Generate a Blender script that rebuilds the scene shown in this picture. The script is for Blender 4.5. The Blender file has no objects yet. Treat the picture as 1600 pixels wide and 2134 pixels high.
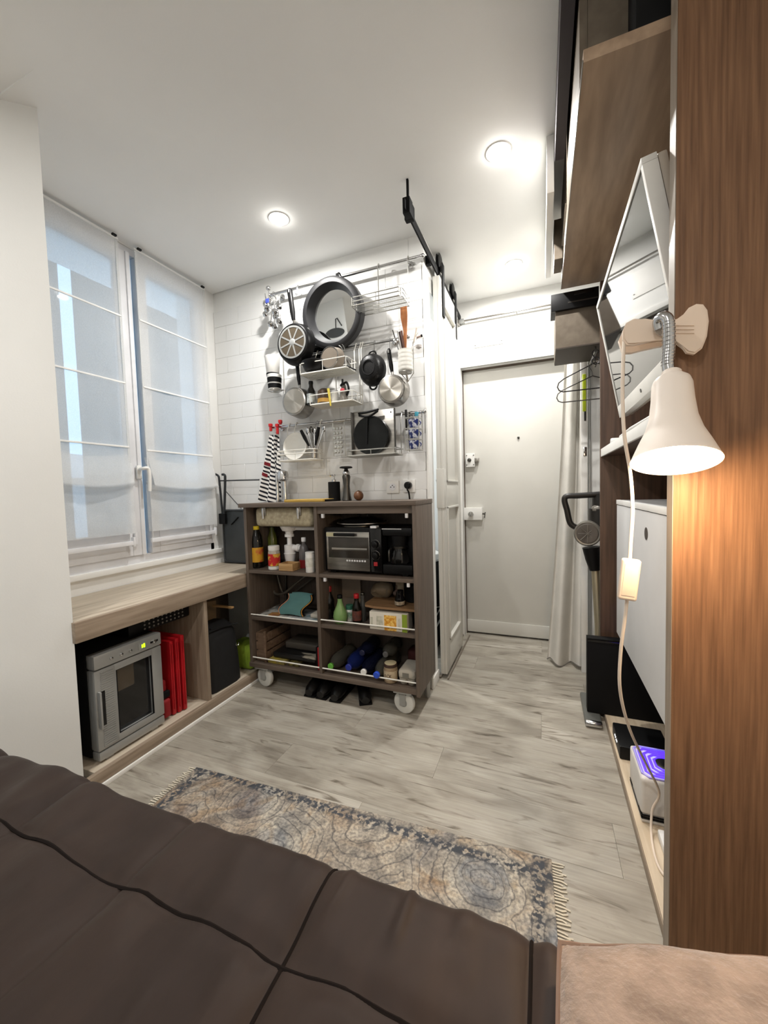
import bpy, bmesh, math, random
from mathutils import Vector, Matrix
random.seed(7)
sc = bpy.context.scene
COL = sc.collection
# ------------------------------------------------------------------ camera
F_PX, YAW, PITCH, ROLL = 820.34, .3826058, .0512353, .0282235
CAM = Vector((0, 0, 1.08))
_F = Vector((-math.sin(YAW)*math.cos(PITCH), math.cos(YAW)*math.cos(PITCH), -math.sin(PITCH)))
_r = Vector((math.cos(YAW), math.sin(YAW), 0)); _d = _F.cross(_r)
_R = _r*math.cos(ROLL) + _d*math.sin(ROLL); _D = _d*math.cos(ROLL) - _r*math.sin(ROLL)
cam = bpy.data.objects.new('camera', bpy.data.cameras.new('camera')); COL.objects.link(cam)
cam.matrix_world = Matrix(((_R.x, -_D.x, -_F.x, CAM.x), (_R.y, -_D.y, -_F.y, CAM.y), (_R.z, -_D.z, -_F.z, CAM.z), (0, 0, 0, 1)))
cam.data.sensor_fit = 'HORIZONTAL'; cam.data.sensor_width = 36; cam.data.lens = F_PX/1600*36; cam.data.clip_start = .01
sc.camera = cam
def at(px, py, ax, val):
    """point of the room seen at a photo pixel, on the plane axis = val"""
    d = _R*((px-800)/F_PX) + _D*((py-1067)/F_PX) + _F
    i = 'XYZ'.index(ax)
    return CAM + d*((val-CAM[i])/d[i])
# ------------------------------------------------------------------ world, light, exposure
w = bpy.data.worlds.new('world'); sc.world = w; w.use_nodes = True
w.node_tree.nodes['Background'].inputs[0].default_value = (.40, .68, 1.0, 1)
w.node_tree.nodes['Background'].inputs[1].default_value = 2.1
vs = sc.view_settings
vs.view_transform = 'Standard'; vs.look = 'None'; vs.gamma = 1; vs.use_curve_mapping = False
vs.exposure = 0.46
SPOTS = [(-1.16, 1.64), (-.15, 1.68), (-.146, 2.52), (-1.12, -.08), (-.3, -.75)]
SPOT_W = 10.3
# ------------------------------------------------------------------ materials
def S(r, g, b):
    f = lambda c: ((c/255+.055)/1.055)**2.4 if c > 10 else c/255/12.92
    return (f(r), f(g), f(b), 1)
MATS = {}
def mat(name, col, rough=.5, metal=0., col2=None, scale=8., stretch=(1, 1, 1), bump=0., bscale=None, detail=4., spec=.5, emit=None, es=0., trans=0., alpha=1., coat=0., sheen=0., lo=.35, hi=.65, ior=1.45, rand=0.):
    if name in MATS: return MATS[name]
    m = bpy.data.materials.new(name); m.use_nodes = True; MATS[name] = m
    nt = m.node_tree; b = nt.nodes['Principled BSDF']
    b.inputs['Base Color'].default_value = col; b.inputs['Roughness'].default_value = rough
    b.inputs['Metallic'].default_value = metal; b.inputs['Specular IOR Level'].default_value = spec
    b.inputs['IOR'].default_value = ior
    b.inputs['Transmission Weight'].default_value = trans; b.inputs['Alpha'].default_value = alpha
    b.inputs['Coat Weight'].default_value = coat; b.inputs['Sheen Weight'].default_value = sheen
    if emit: b.inputs['Emission Color'].default_value = emit; b.inputs['Emission Strength'].default_value = es
    if col2 is None and not trans: col2 = tuple(c*.9 for c in col[:3])+(1,)
    if col2 is not None:
        tc = nt.nodes.new('ShaderNodeTexCoord'); mp = nt.nodes.new('ShaderNodeMapping'); mp.inputs['Scale'].default_value = stretch
        nz = nt.nodes.new('ShaderNodeTexNoise'); nz.inputs['Scale'].default_value = scale; nz.inputs['Detail'].default_value = detail
        rp = nt.nodes.new('ShaderNodeValToRGB')
        rp.color_ramp.elements[0].color = col; rp.color_ramp.elements[1].color = col2
        rp.color_ramp.elements[0].position = lo; rp.color_ramp.elements[1].position = hi
        nt.links.new(tc.outputs['Object'], mp.inputs[0]); nt.links.new(mp.outputs[0], nz.inputs['Vector'])
        nt.links.new(nz.outputs['Fac'], rp.inputs[0])
        out = rp.outputs[0]
        if rand:
            oi = nt.nodes.new('ShaderNodeObjectInfo'); hs = nt.nodes.new('ShaderNodeHueSaturation'); mr = nt.nodes.new('ShaderNodeMapRange')
            mr.inputs['To Min'].default_value = 1-rand; mr.inputs['To Max'].default_value = 1+rand
            nt.links.new(oi.outputs['Random'], mr.inputs[0]); nt.links.new(mr.outputs[0], hs.inputs['Value']); nt.links.new(out, hs.inputs['Color'])
            ad = nt.nodes.new('ShaderNodeVectorMath'); ad.operation = 'ADD'
            cm = nt.nodes.new('ShaderNodeCombineXYZ'); ml = nt.nodes.new('ShaderNodeMath'); ml.operation = 'MULTIPLY'; ml.inputs[1].default_value = 37
            nt.links.new(oi.outputs['Random'], ml.inputs[0]); nt.links.new(ml.outputs[0], cm.inputs[0]); nt.links.new(ml.outputs[0], cm.inputs[1])
            nt.links.new(mp.outputs[0], ad.inputs[0]); nt.links.new(cm.outputs[0], ad.inputs[1]); nt.links.new(ad.outputs[0], nz.inputs['Vector'])
            out = hs.outputs[0]
        nt.links.new(out, b.inputs['Base Color'])
        if bump:
            bp = nt.nodes.new('ShaderNodeBump'); bp.inputs['Strength'].default_value = bump; bp.inputs['Distance'].default_value = .004
            if bscale:
                n2 = nt.nodes.new('ShaderNodeTexNoise'); n2.inputs['Scale'].default_value = bscale; n2.inputs['Detail'].default_value = 5
                nt.links.new(mp.outputs[0], n2.inputs['Vector']); nt.links.new(n2.outputs['Fac'], bp.inputs['Height'])
            else: nt.links.new(nz.outputs['Fac'], bp.inputs['Height'])
            nt.links.new(bp.outputs[0], b.inputs['Normal'])
    return m
WALL = mat('wall_paint', S(231, 231, 228), .75, col2=S(227, 227, 224), scale=3, bump=.05, bscale=180)
CEIL = mat('ceiling_paint', S(244, 244, 242), .8, col2=S(240, 240, 238), scale=2, bump=.04, bscale=150)
WHITE = mat('white_lacquer', S(233, 232, 228), .35, col2=S(228, 227, 223), scale=5)
DOORW = mat('door_paint', S(208, 206, 199), .45, col2=S(203, 201, 194), scale=3)
PVC = mat('white_pvc', S(230, 231, 234), .4)
TILE = mat('white_glazed_tile', S(226, 226, 224), .16, col2=S(223, 223, 221), scale=3)
GROUT = mat('pale_grout', S(228, 227, 222), .9)
BLACK = mat('black_plastic', S(13, 13, 14), .4, spec=.25)
BLACKM = mat('black_matte', S(15, 15, 16), .7, spec=.2)
BLACKG = mat('black_gloss', S(14, 14, 15), .12)
IRON = mat('cast_iron', S(11, 11, 12), .4, bump=.25, bscale=160, spec=.35)
CHROME = mat('chrome', S(205, 205, 205), .16, 1., col2=S(190, 190, 190))
STEEL = mat('brushed_steel', S(178, 174, 168), .28, 1., col2=S(155, 152, 147), scale=14, stretch=(1, 1, 6))
STEELD = mat('dark_steel', S(92, 90, 86), .35, 1.)
SILVER = mat('silver_plastic', S(172, 173, 171), .36, .5, col2=S(164, 165, 163), scale=6)
WIRE = mat('chromed_wire', S(196, 195, 190), .28, 1.)
WIREW = mat('white_wire', S(226, 224, 216), .4)
MIRROR = mat('mirror_glass', (.9, .92, .92, 1), .015, 1., col2=(.89, .91, .91, 1))
CARTW = mat('taupe_laminate', S(104, 92, 82), .5, col2=S(86, 75, 66), scale=9, stretch=(9, 9, .6), bump=.06)
CARTH = mat('taupe_laminate_flat', S(106, 94, 84), .5, col2=S(88, 77, 68), scale=9, stretch=(.6, 9, 9), bump=.06)
BENCH = mat('pale_oak_laminate', S(190, 178, 160), .5, col2=S(160, 147, 130), scale=6, stretch=(7, .5, 7), bump=.05, lo=.38, hi=.72)
BENCHF = mat('oak_fascia', S(158, 142, 124), .5, col2=S(134, 118, 101), scale=7, stretch=(6, .6, 9), bump=.05)
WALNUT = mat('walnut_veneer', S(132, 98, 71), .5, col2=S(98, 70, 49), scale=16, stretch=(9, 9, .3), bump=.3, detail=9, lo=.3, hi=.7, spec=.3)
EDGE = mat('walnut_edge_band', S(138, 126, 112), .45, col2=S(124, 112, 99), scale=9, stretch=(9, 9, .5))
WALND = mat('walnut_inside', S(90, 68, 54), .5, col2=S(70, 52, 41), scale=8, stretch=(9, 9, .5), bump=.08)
TAUPE = mat('taupe_cabinet', S(118, 108, 95), .6, col2=S(106, 96, 84), scale=5, stretch=(5, .5, 5), spec=.2)
UNDER = mat('cabinet_underside_wood', S(176, 150, 124), .4, col2=S(146, 122, 100), scale=5, stretch=(5, .7, 5), bump=.05)
LWOOD = mat('light_wood', S(196, 160, 112), .5, col2=S(172, 134, 88), scale=9, stretch=(1, 8, 8))
SPAT = mat('beech_wood', S(168, 106, 58), .5, col2=S(140, 84, 44), scale=12, stretch=(7, 7, 1))
GLASS = mat('clear_glass', (1, 1, 1, 1), .02, trans=1., ior=1.45)
# ------------------------------------------------------------------ mesh helpers
class MB:
    def __init__(s): s.bm = bmesh.new()
    def _add(s, vs, fs):
        v = [s.bm.verts.new(p) for p in vs]
        for f in fs:
            try: s.bm.faces.new([v[i] for i in f])
            except ValueError: pass
        return v
    def box(s, a, b, bev=0., seg=2, M=None):
        x0, y0, z0 = (min(p, q) for p, q in zip(a, b)); x1, y1, z1 = (max(p, q) for p, q in zip(a, b))
        t = bmesh.new()
        vs = [t.verts.new(p) for p in ((x0,y0,z0),(x1,y0,z0),(x1,y1,z0),(x0,y1,z0),(x0,y0,z1),(x1,y0,z1),(x1,y1,z1),(x0,y1,z1))]
        for f in ((0,3,2,1),(4,5,6,7),(0,1,5,4),(1,2,6,5),(2,3,7,6),(3,0,4,7)): t.faces.new([vs[i] for i in f])
        if bev: bmesh.ops.bevel(t, geom=t.edges[:], offset=min(bev, .49*min(x1-x0, y1-y0, z1-z0)), segments=seg, profile=.6, affect='EDGES')
        if M: bmesh.ops.transform(t, matrix=M, verts=t.verts)
        s.merge(t); return s
    def merge(s, t):
        m = bpy.data.meshes.new('tmp'); t.to_mesh(m); t.free(); s.bm.from_mesh(m); bpy.data.meshes.remove(m)
    def rings(s, rs, cap0=True, cap1=True, closed=False):
        n = len(rs[0]); R = [[s.bm.verts.new(p) for p in r] for r in rs]
        k = len(R)
        for i in range(k if closed else k-1):
            a, b = R[i], R[(i+1) % k]
            for j in range(n): s.bm.faces.new((a[j], a[(j+1) % n], b[(j+1) % n], b[j]))
        if not closed:
            if cap0: s.bm.faces.new(R[0][::-1])
            if cap1: s.bm.faces.new(R[-1])
        return s
    def tube(s, pts, r, n=8, closed=False, flat=1., up=None):
        P = [Vector(p) for p in pts]; k = len(P); rs = []
        rad = r if isinstance(r, (list, tuple)) else [r]*k
        T = []
        for i in range(k):
            if closed: t = P[(i+1) % k]-P[i-1]
            else: t = P[min(i+1, k-1)]-P[max(i-1, 0)]
            T.append(t.normalized() if t.length > 1e-9 else Vector((0, 0, 1)))
        u = Vector(up) if up else (Vector((0, 0, 1)) if abs(T[0].z) < .9 else Vector((0, 1, 0)))
        u = (u-T[0]*u.dot(T[0])).normalized()
        for i in range(k):
            u = u-T[i]*u.dot(T[i])
            u = u.normalized() if u.length > 1e-6 else T[i].orthogonal().normalized()
            v = T[i].cross(u)
            rs.append([P[i]+(u*math.cos(a)*rad[i]*flat+v*math.sin(a)*rad[i]) for a in (2*math.pi*j/n for j in range(n))])
        return s.rings(rs, closed=closed)
    def cyl(s, p, q, r, r2=None, n=20): return s.tube([p, q], [r, r if r2 is None else r2], n)
    def lathe(s, prof, c=(0, 0, 0), axis=(0, 0, 1), n=28, cap=True, sq=(1, 1)):
        """prof: list of (radius, height along axis)"""
        a = Vector(axis).normalized(); u = Vector((1, 0, 0)) if abs(a.x) < .9 else Vector((0, 1, 0))
        u = (u-a*u.dot(a)).normalized(); v = a.cross(u); c = Vector(c)
        rs = [[c+a*h+(u*math.cos(t)*sq[0]+v*math.sin(t)*sq[1])*max(r, 1e-4) for t in (2*math.pi*j/n for j in range(n))] for r, h in prof]
        return s.rings(rs, cap, cap)
    def prism(s, pts, ext):
        e = Vector(ext); a = [Vector(p) for p in pts]; n = len(a)
        v = [s.bm.verts.new(p) for p in a]+[s.bm.verts.new(p+e) for p in a]
        s.bm.faces.new(v[:n][::-1]); s.bm.faces.new(v[n:])
        for i in range(n): s.bm.faces.new((v[i], v[(i+1) % n], v[n+(i+1) % n], v[n+i]))
        return s
    def ball(s, c, r, sx=1, sy=1, sz=1, n=16):
        M = Matrix.Translation(c) @ Matrix.Diagonal((r*sx, r*sy, r*sz, 1))
        bmesh.ops.create_uvsphere(s.bm, u_segments=n, v_segments=max(6, n//2), radius=1, matrix=M); return s
    def grid(s, fn, nu, nv, thick=0.):
        V = [[s.bm.verts.new(fn(i/nu, j/nv)) for j in range(nv+1)] for i in range(nu+1)]
        for i in range(nu):
            for j in range(nv): s.bm.faces.new((V[i][j], V[i+1][j], V[i+1][j+1], V[i][j+1]))
        return s
    def xf(s, M): bmesh.ops.transform(s.bm, matrix=M, verts=s.bm.verts); return s
def off(o):
    v = Vector((0, 0, 0))
    while o: v = v+o.location; o = o.parent
    return v
def obj(name, mb, m, parent=None, loc=None, smooth=True, ang=38, label=None):
    bm = mb.bm
    bmesh.ops.recalc_face_normals(bm, faces=bm.faces)
    me = bpy.data.meshes.new(name)
    base = off(parent) if parent else Vector(loc) if loc is not None else None
    if base is None:
        xs = [v.co for v in bm.verts]
        lo = [min(p[i] for p in xs) for i in range(3)]; hi = [max(p[i] for p in xs) for i in range(3)]
        base = Vector(((lo[0]+hi[0])/2, (lo[1]+hi[1])/2, lo[2]))
    bmesh.ops.translate(bm, vec=-base, verts=bm.verts)
    bm.to_mesh(me); bm.free()
    me.materials.append(m)
    if smooth:
        me.shade_smooth(); me.set_sharp_from_angle(angle=math.radians(ang))
    o = bpy.data.objects.new(name, me); COL.objects.link(o)
    if parent: o.parent = parent
    else: o.location = base
    if label: o['label'] = label
    return o
def thing(name, label, cat, loc, group=None):
    o = bpy.data.objects.new(name, None); COL.objects.link(o); o.location = loc; o.empty_display_size = .05
    o['label'] = label; o['category'] = cat
    if group: o['group'] = group
    return o
def tag(o, label, cat, group=None, kind=None):
    o['label'] = label; o['category'] = cat
    if group: o['group'] = group
    if kind: o['kind'] = kind
    return o
def struct(name, mb, m, label=None, **k):
    o = obj(name, mb, m, loc=(0, 0, 0), **k); o['kind'] = 'structure'; o['category'] = name.split('_')[0]
    if label: o['label'] = label
    return o
def share(o, parent, loc, name=None):
    c = o.copy(); COL.objects.link(c); c.parent = parent; c.location = loc; return c
def arc(c, r, a0, a1, n=10, plane='XZ'):
    out = []
    for i in range(n+1):
        a = math.radians(a0+(a1-a0)*i/n); p, q = r*math.cos(a), r*math.sin(a)
        out.append(Vector(c)+Vector({'XZ': (p, 0, q), 'YZ': (0, p, q), 'XY': (p, q, 0)}[plane]))
    return out
def smoothpath(pts, n=6):
    P = [Vector(p) for p in pts]; out = []
    for i in range(len(P)-1):
        p0, p1, p2, p3 = P[max(i-1, 0)], P[i], P[i+1], P[min(i+2, len(P)-1)]
        for k in range(n):
            t = k/n
            out.append(.5*((2*p1)+(p2-p0)*t+(2*p0-5*p1+4*p2-p3)*t*t+(3*p1-p0-3*p2+p3)*t**3))
    return out+[P[-1]]
def fbm(x, y, z=0.):
    from mathutils import noise
    return noise.fractal(Vector((x, y, z)), 1., 2., 4)
# ================================================================== STRUCTURE
H = 2.40
XL, XR, YD, YT = -1.97, .66, 2.875, 2.03          # window wall, right wall, door wall, tiled wall
def plank_mat():
    m = bpy.data.materials.new('greyed_oak_plank'); m.use_nodes = True; nt = m.node_tree; L = nt.links.new
    b = nt.nodes['Principled BSDF']; b.inputs['Roughness'].default_value = .42
    N = nt.nodes.new
    tc = N('ShaderNodeTexCoord'); oi = N('ShaderNodeObjectInfo'); ml = N('ShaderNodeMath'); ml.operation = 'MULTIPLY'; ml.inputs[1].default_value = 53
    cb = N('ShaderNodeCombineXYZ'); L(oi.outputs['Random'], ml.inputs[0]); L(ml.outputs[0], cb.inputs[0]); L(ml.outputs[0], cb.inputs[1])
    ad = N('ShaderNodeVectorMath'); L(tc.outputs['Object'], ad.inputs[0]); L(cb.outputs[0], ad.inputs[1])
    def nz(sc_, st, det, dis=0.):
        mp = N('ShaderNodeMapping'); mp.inputs['Scale'].default_value = st; n = N('ShaderNodeTexNoise')
        n.inputs['Scale'].default_value = sc_; n.inputs['Detail'].default_value = det; n.inputs['Distortion'].default_value = dis
        L(ad.outputs[0], mp.inputs[0]); L(mp.outputs[0], n.inputs['Vector']); return n.outputs['Fac']
    def ramp(src, stops):
        r = N('ShaderNodeValToRGB'); e = r.color_ramp.elements
        e[0].position, e[0].color = stops[0]; e[1].position, e[1].color = stops[-1]
        for p, c in stops[1:-1]: x = e.new(p); x.color = c
        L(src, r.inputs[0]); return r.outputs[0]
    base = ramp(nz(4.0, (.9, 2.4, 1), 6, .8), [(.3, S(178, 173, 162)), (.5, S(163, 157, 145)), (.72, S(132, 125, 114))])
    grain = ramp(nz(10, (.45, 14, 1), 6), [(.35, (.88, .88, .88, 1)), (.65, (1.05, 1.05, 1.05, 1))])
    crack = ramp(nz(4.2, (.85, 6, 1), 8, 1.6), [(.57, (1, 1, 1, 1)), (.64, (.74, .72, .70, 1)), (.70, (.38, .35, .32, 1))])
    def mul(a, c):
        x = N('ShaderNodeMix'); x.data_type = 'RGBA'; x.blend_type = 'MULTIPLY'; x.inputs[0].default_value = 1
        L(a, x.inputs[6]); L(c, x.inputs[7]); return x.outputs[2]
    col = mul(mul(base, grain), crack)
    hs = N('ShaderNodeHueSaturation'); mr = N('ShaderNodeMapRange'); mr.inputs['To Min'].default_value = .86; mr.inputs['To Max'].default_value = 1.06
    L(oi.outputs['Random'], mr.inputs[0]); L(mr.outputs[0], hs.inputs['Value']); L(col, hs.inputs['Color']); L(hs.outputs[0], b.inputs['Base Color'])
    bp = N('ShaderNodeBump'); bp.inputs['Strength'].default_value = .12; bp.inputs['Distance'].default_value = .003
    L(grain, bp.inputs['Height']); L(bp.outputs[0], b.inputs['Normal'])
    return m
PLANK = plank_mat()
floor = struct('floor', MB().box((-2.5, -1.6, -.1), (XR+.1, 3.1, -.012)), GROUT, 'grey oak plank floor of the studio')
PW = .192; row = 0; y = .42
while y < 2.95:
    x = -1.6 - [0, .42, .83, .2, .62][row % 5]
    while x < XR:
        x0, x1 = max(x, -1.62), min(x+1.21, XR)
        if x1-x0 > .05:
            obj('plank', MB().box((x0+.0002, y+.0002, -.012), (x1-.0002, min(y+PW, 2.96)-.0002, 0), .0005, 1), PLANK, floor)
        x += 1.21
    y += PW; row += 1
struct('ceiling', MB().box((-2.5, -1.6, H), (XR+.1, 3.1, H+.06)), CEIL, 'white plaster ceiling with small round downlights')
# shallow sloping ceiling panel over the window bay
mb = MB(); v = [(-1.425, .795, H), (-1.425, 2.03, H), (-1.98, 2.03, H-.012), (-1.98, .795, H-.02)]
mb._add(v+[(a, b_, H+.004) for a, b_, c in v], [(0, 1, 2, 3), (0, 4, 5, 1), (1, 5, 6, 2), (2, 6, 7, 3), (3, 7, 4, 0)])
struct('trim_1', mb, CEIL, 'shallow dropped ceiling panel over the window bay', smooth=False)
wb = struct('wall_back', MB().box((-2.05, YT+.006, 0), (-.641, YT+.1, H)), WALL, 'white tiled kitchen wall')
tz = 1.087-.0985*5; k = 0
tilecache = {}
while tz < 2.25:
    x = XL - (.1 if k % 2 else 0.)
    while x < -.57:
        x0, x1 = max(x, XL+.002)+.0004, min(x+.2, -.565)-.0004
        if x1-x0 > .02:
            wd = round(x1-x0, 4)
            if wd not in tilecache:
                tilecache[wd] = obj('tile', MB().box((-wd/2, -.006, -.0489), (wd/2, .008, .0489), .0007, 1), TILE, wb)
                o = tilecache[wd]
            else:
                o = tilecache[wd].copy(); COL.objects.link(o); o.parent = wb
            o.location = ((x0+x1)/2, YT+.003, tz+.049)
        x += .2
    tz += .0985; k += 1
obj('corner_bead', MB().box((-.566, YT-.006, .0), (-.555, YT+.02, 2.25), .002), WHITE, wb)
mb = MB(); mb.box((-2.2, .86, 0), (XL, 2.1, .74)); mb.box((-2.2, .86, 2.375), (XL, 2.1, H)); mb.box((-2.2, .86, .74), (XL, 1.0, 2.375)); mb.box((-2.2, 1.945, .74), (XL, 2.1, 2.375))
struct('wall_window', mb, WALL, 'white wall around the window')
struct('wall_left', MB().prism([(-1.56, .868, 0), (-1.575, .869, 0), (-2.2, .874, 0), (-2.4, .874, 0), (-2.4, .07, 0)], (0, 0, H)), WALL, 'white splayed wall at the left edge', smooth=False)
struct('wall_side', MB().box((-2.5, -1.6, 0), (-2.4, .3, H)), WALL)
struct('wall_rear', MB().box((-2.5, -1.6, 0), (XR+.1, -1.5, H)), WALL)
struct('wall_right', MB().box((XR, -1.6, 0), (XR+.1, 3.1, H)), WALL)
# door wall with the door opening
DX0, DX1, DZ = -.535, .19, 1.945
mb = MB(); mb.box((-2.05, YD, 0), (DX0, 3.0, H)); mb.box((DX1, YD, 0), (XR, 3.0, H)); mb.box((DX0, YD, DZ), (DX1, 3.0, H))
mb.box((DX0-.1, 3.0, 0), (DX1+.1, 3.05, H))
struct('wall_door', mb, WALL, 'white wall around the entrance door')
# partition to the bathroom with an opening behind the sliding door
mb = MB(); mb.box((-.64, YT+.006, 0), (-.56, 2.15, H)); mb.box((-.64, 2.68, 0), (-.56, YD, H)); mb.box((-.64, 2.15, 2.16), (-.56, 2.68, H))
struct('wall_partition', mb, WALL, 'white partition wall behind the sliding door')
struct('baseboard_partition', MB().box((-.56, 2.03, 0), (-.552, 2.15, .06), .002), WHITE)
for o in bpy.data.objects:
    if o.name.startswith('wall_'):
        for v_ in o.data.vertices:
            if abs(v_.co.z) < 1e-6: v_.co.z = -.05
# ---- entrance door
d = struct('door_1', MB().box((DX0+.004, YD+.068, .012), (DX1-.004, YD+.108, DZ-.006), .002), DOORW, 'plain white entrance door with two rim locks')
obj('kick_plate', MB().box((DX0+.004, YD+.06, .014), (DX1-.004, YD+.068, .105), .003), DOORW, d)
obj('frame', MB().box((DX0-.03, YD-.012, 0), (DX0, YD+.01, DZ+.03), .002).box((DX1, YD-.012, 0), (DX1+.03, YD+.01, DZ+.03), .002).box((DX0, YD-.012, DZ), (DX1, YD+.01, DZ+.03), .002), WHITE, d)
obj('seal', MB().box((DX0, YD+.055, DZ-.012), (DX1, YD+.066, DZ), 0).box((DX0, YD+.055, 0), (DX0+.006, YD+.066, DZ), 0), mat('brown_seal', S(92, 80, 70), .8), d)
c = at(1080, 912, 'Y', YD+.066); obj('peephole', MB().lathe([(.008, 0), (.008, -.006), (.005, -.008)], c, (0, 1, 0)), STEELD, d)
def lock(px0, px1, py0, py1, kind, YD=YD):
    a, b_ = at(px0, py0, 'Y', YD+.06), at(px1, py1, 'Y', YD+.06); yd_ = YD; YD = yd_+.03
    l = obj('lock', MB().box((a.x, YD-.004, b_.z), (b_.x, YD+.038, a.z), .003), WHITE, d, label='white rim lock box')
    cx, cz = a.x+(b_.x-a.x)*.42, (a.z+b_.z)/2
    if kind:
        obj('knob', MB().lathe([(.016, 0), (.016, -.02), (.02, -.026), (.018, -.036)], (cx, YD-.004, cz), (0, 1, 0)).box((cx-.004, YD-.05, cz-.017), (cx+.004, YD-.036, cz+.017), .002), CHROME, l)
        obj('key', MB().cyl((b_.x, YD+.012, cz), (b_.x+.02, YD+.012, cz), .006).cyl((b_.x+.014, YD+.012, cz-.03), (b_.x+.02, YD+.012, cz+.012), .003), STEELD, l)
    else:
        obj('cylinder', MB().lathe([(.014, 0), (.014, -.008), (.01, -.01)], (cx, YD-.004, cz), (0, 1, 0)).cyl((cx, YD-.013, cz), (cx, YD-.011, cz), .004), STEELD, l)
        obj('bolt', MB().box((b_.x-.004, YD+.006, cz-.016), (b_.x+.03, YD+.03, cz+.014), .004), STEEL, l)
        for sx in (.1, .9):
            for sz in (.15, .85):
                p = Vector((a.x+(b_.x-a.x)*sx, YD-.005, b_.z+(a.z-b_.z)*sz)); obj('screw', MB().lathe([(.004, 0), (.003, -.003)], p, (0, 1, 0), 8), STEELD, l)
lock(972, 990, 946, 973, 0); lock(968, 1006, 1058, 1083, 1)
# ---- window: fixed frame, two casements, panes, handle
XW = -1.975
wn = struct('window_1', MB().box((XW-.05, 1.0, .74), (XW, 1.03, 2.375), .003).box((XW-.05, 1.915, .74), (XW, 1.945, 2.375), .003).box((XW-.05, 1.0, .74), (XW, 1.945, .785), .003).box((XW-.05, 1.0, 2.34), (XW, 1.945, 2.375), .003), PVC, 'white two-casement window behind sheer shades')
for y0, y1 in ((1.03, 1.445), (1.50, 1.915)):
    f = .05
    s_ = obj('sash', MB().box((XW-.04, y0, .785), (XW+.012, y0+f, 2.34), .004).box((XW-.04, y1-f, .785), (XW+.012, y1, 2.34), .004).box((XW-.04, y0+f, .785), (XW+.012, y1-f, .905), .004).box((XW-.04, y0+f, 2.28), (XW+.012, y1-f, 2.34), .004), PVC, wn)
    obj('pane', MB().box((XW-.022, y0+f, .905), (XW-.016, y1-f, 2.28)), GLASS, s_, smooth=False)
obj('mullion', MB().box((XW-.05, 1.44, .785), (XW+.02, 1.462, 2.34), .004), PVC, wn)
obj('pane', MB().box((XW-.03, 1.462, .785), (XW-.026, 1.50, 2.34)), GLASS, wn, smooth=False)
hp = at(291, 978, 'X', XW+.03)
obj('handle', MB().box((XW+.018, hp.y-.014, hp.z-.05), (XW+.03, hp.y+.014, hp.z+.02), .005).tube(smoothpath([(XW+.03, hp.y, hp.z), (XW+.062, hp.y, hp.z+.003), (XW+.068, hp.y+.02, hp.z), (XW+.068, hp.y+.024, hp.z-.06), (XW+.066, hp.y+.022, hp.z-.115)], 4), .009, 10), WHITE, wn)
obj('hinge', MB().cyl((XW+.02, 1.405, .845), (XW+.02, 1.405, .905), .009).cyl((XW+.02, 1.905, .845), (XW+.02, 1.905, .905), .009), PVC, wn)
obj('ledge', MB().box((XW-.05, .9, .715), (XW+.025, 2.03, .742), .004), WALL, wn)
# ---- courtyard outside: opposite wall with a slot of sky
FAC = mat('courtyard_render', S(84, 97, 99), .9, col2=S(76, 89, 91), scale=2)
ys = [at(118, 545, 'X', -4.6).y, at(146, 545, 'X', -4.6).y]; zt = at(130, 540, 'X', -4.6).z
mb = MB(); mb.box((-4.61, -1, -1), (-4.6, ys[0], 3.72)); mb.box((-4.61, ys[1], -1), (-4.6, 9, 3.74)); mb.box((-4.61, ys[0], zt), (-4.6, ys[1], 3.72))
fa = struct('wall_courtyard', mb, FAC, 'grey courtyard wall seen through the window')
for i in range(14):
    z = -.2+i*.22
    obj('louvre', MB().box((-4.58, 4.2, z), (-4.54, 6.6, z+.03)), mat('louvre_grey', S(120, 134, 140), .6), fa)
# ---- sliding door rail with hangers
RX, RZ = -.53, 2.29
rl = thing('sliding_door_rail', 'black steel barn door rail fixed under the ceiling', 'rail', (RX, 2.3, RZ))
obj('bar', MB().box((RX-.004, 1.64, RZ-.02), (RX+.004, YD-.004, RZ+.02), .001), BLACKM, rl)
obj('ceiling_bracket', MB().box((RX-.012, 1.655, RZ-.03), (RX+.02, 1.7, RZ+.035), .002).box((RX+.005, 1.66, RZ), (RX+.014, 1.672, H), .001), BLACKM, rl)
obj('end_stop', MB().box((RX-.02, 1.70, RZ-.028), (RX+.02, 1.73, RZ+.03), .004), BLACKM, rl)
obj('wall_bracket', MB().box((-.56, 2.07, RZ-.025), (RX-.004, 2.10, RZ+.02), .003), BLACKM, rl)
obj('end_foot', MB().box((RX-.02, YD-.04, RZ-.04), (RX+.03, YD, RZ-.015), .002), SILVER, rl)
sx = RX
def mouldpanel(y0, y1, z0, z1):
    w = .012; m = MB()
    for a, b_ in (((sx+.0, y0, z0), (sx+.026, y1, z0+w)), ((sx, y0, z1-w), (sx+.026, y1, z1)), ((sx, y0, z0), (sx+.026, y0+w, z1)), ((sx, y1-w, z0), (sx+.026, y1, z1))): m.box(a, b_, .003)
    return m
sd = thing('sliding_door', 'white panelled sliding barn door on black rail', 'door', (sx, 2.42, .02))
DY0, DY1, DB, DT = 2.17, 2.655, .025, 2.25
obj('leaf', MB().box((sx-.018, DY0, DB), (sx+.006, DY1, DT), .002), DOORW, sd)
st = MB()
for a in ((DY0, DY0+.085, DB, DT), (DY1-.085, DY1, DB, DT), (DY0+.085, DY1-.085, DB, .2), (DY0+.085, DY1-.085, DT-.12, DT), (DY0+.085, DY1-.085, .98, 1.13)): st.box((sx+.006, a[0], a[2]), (sx+.02, a[1], a[3]), .003)
obj('stile_frame', st, DOORW, sd)
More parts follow.
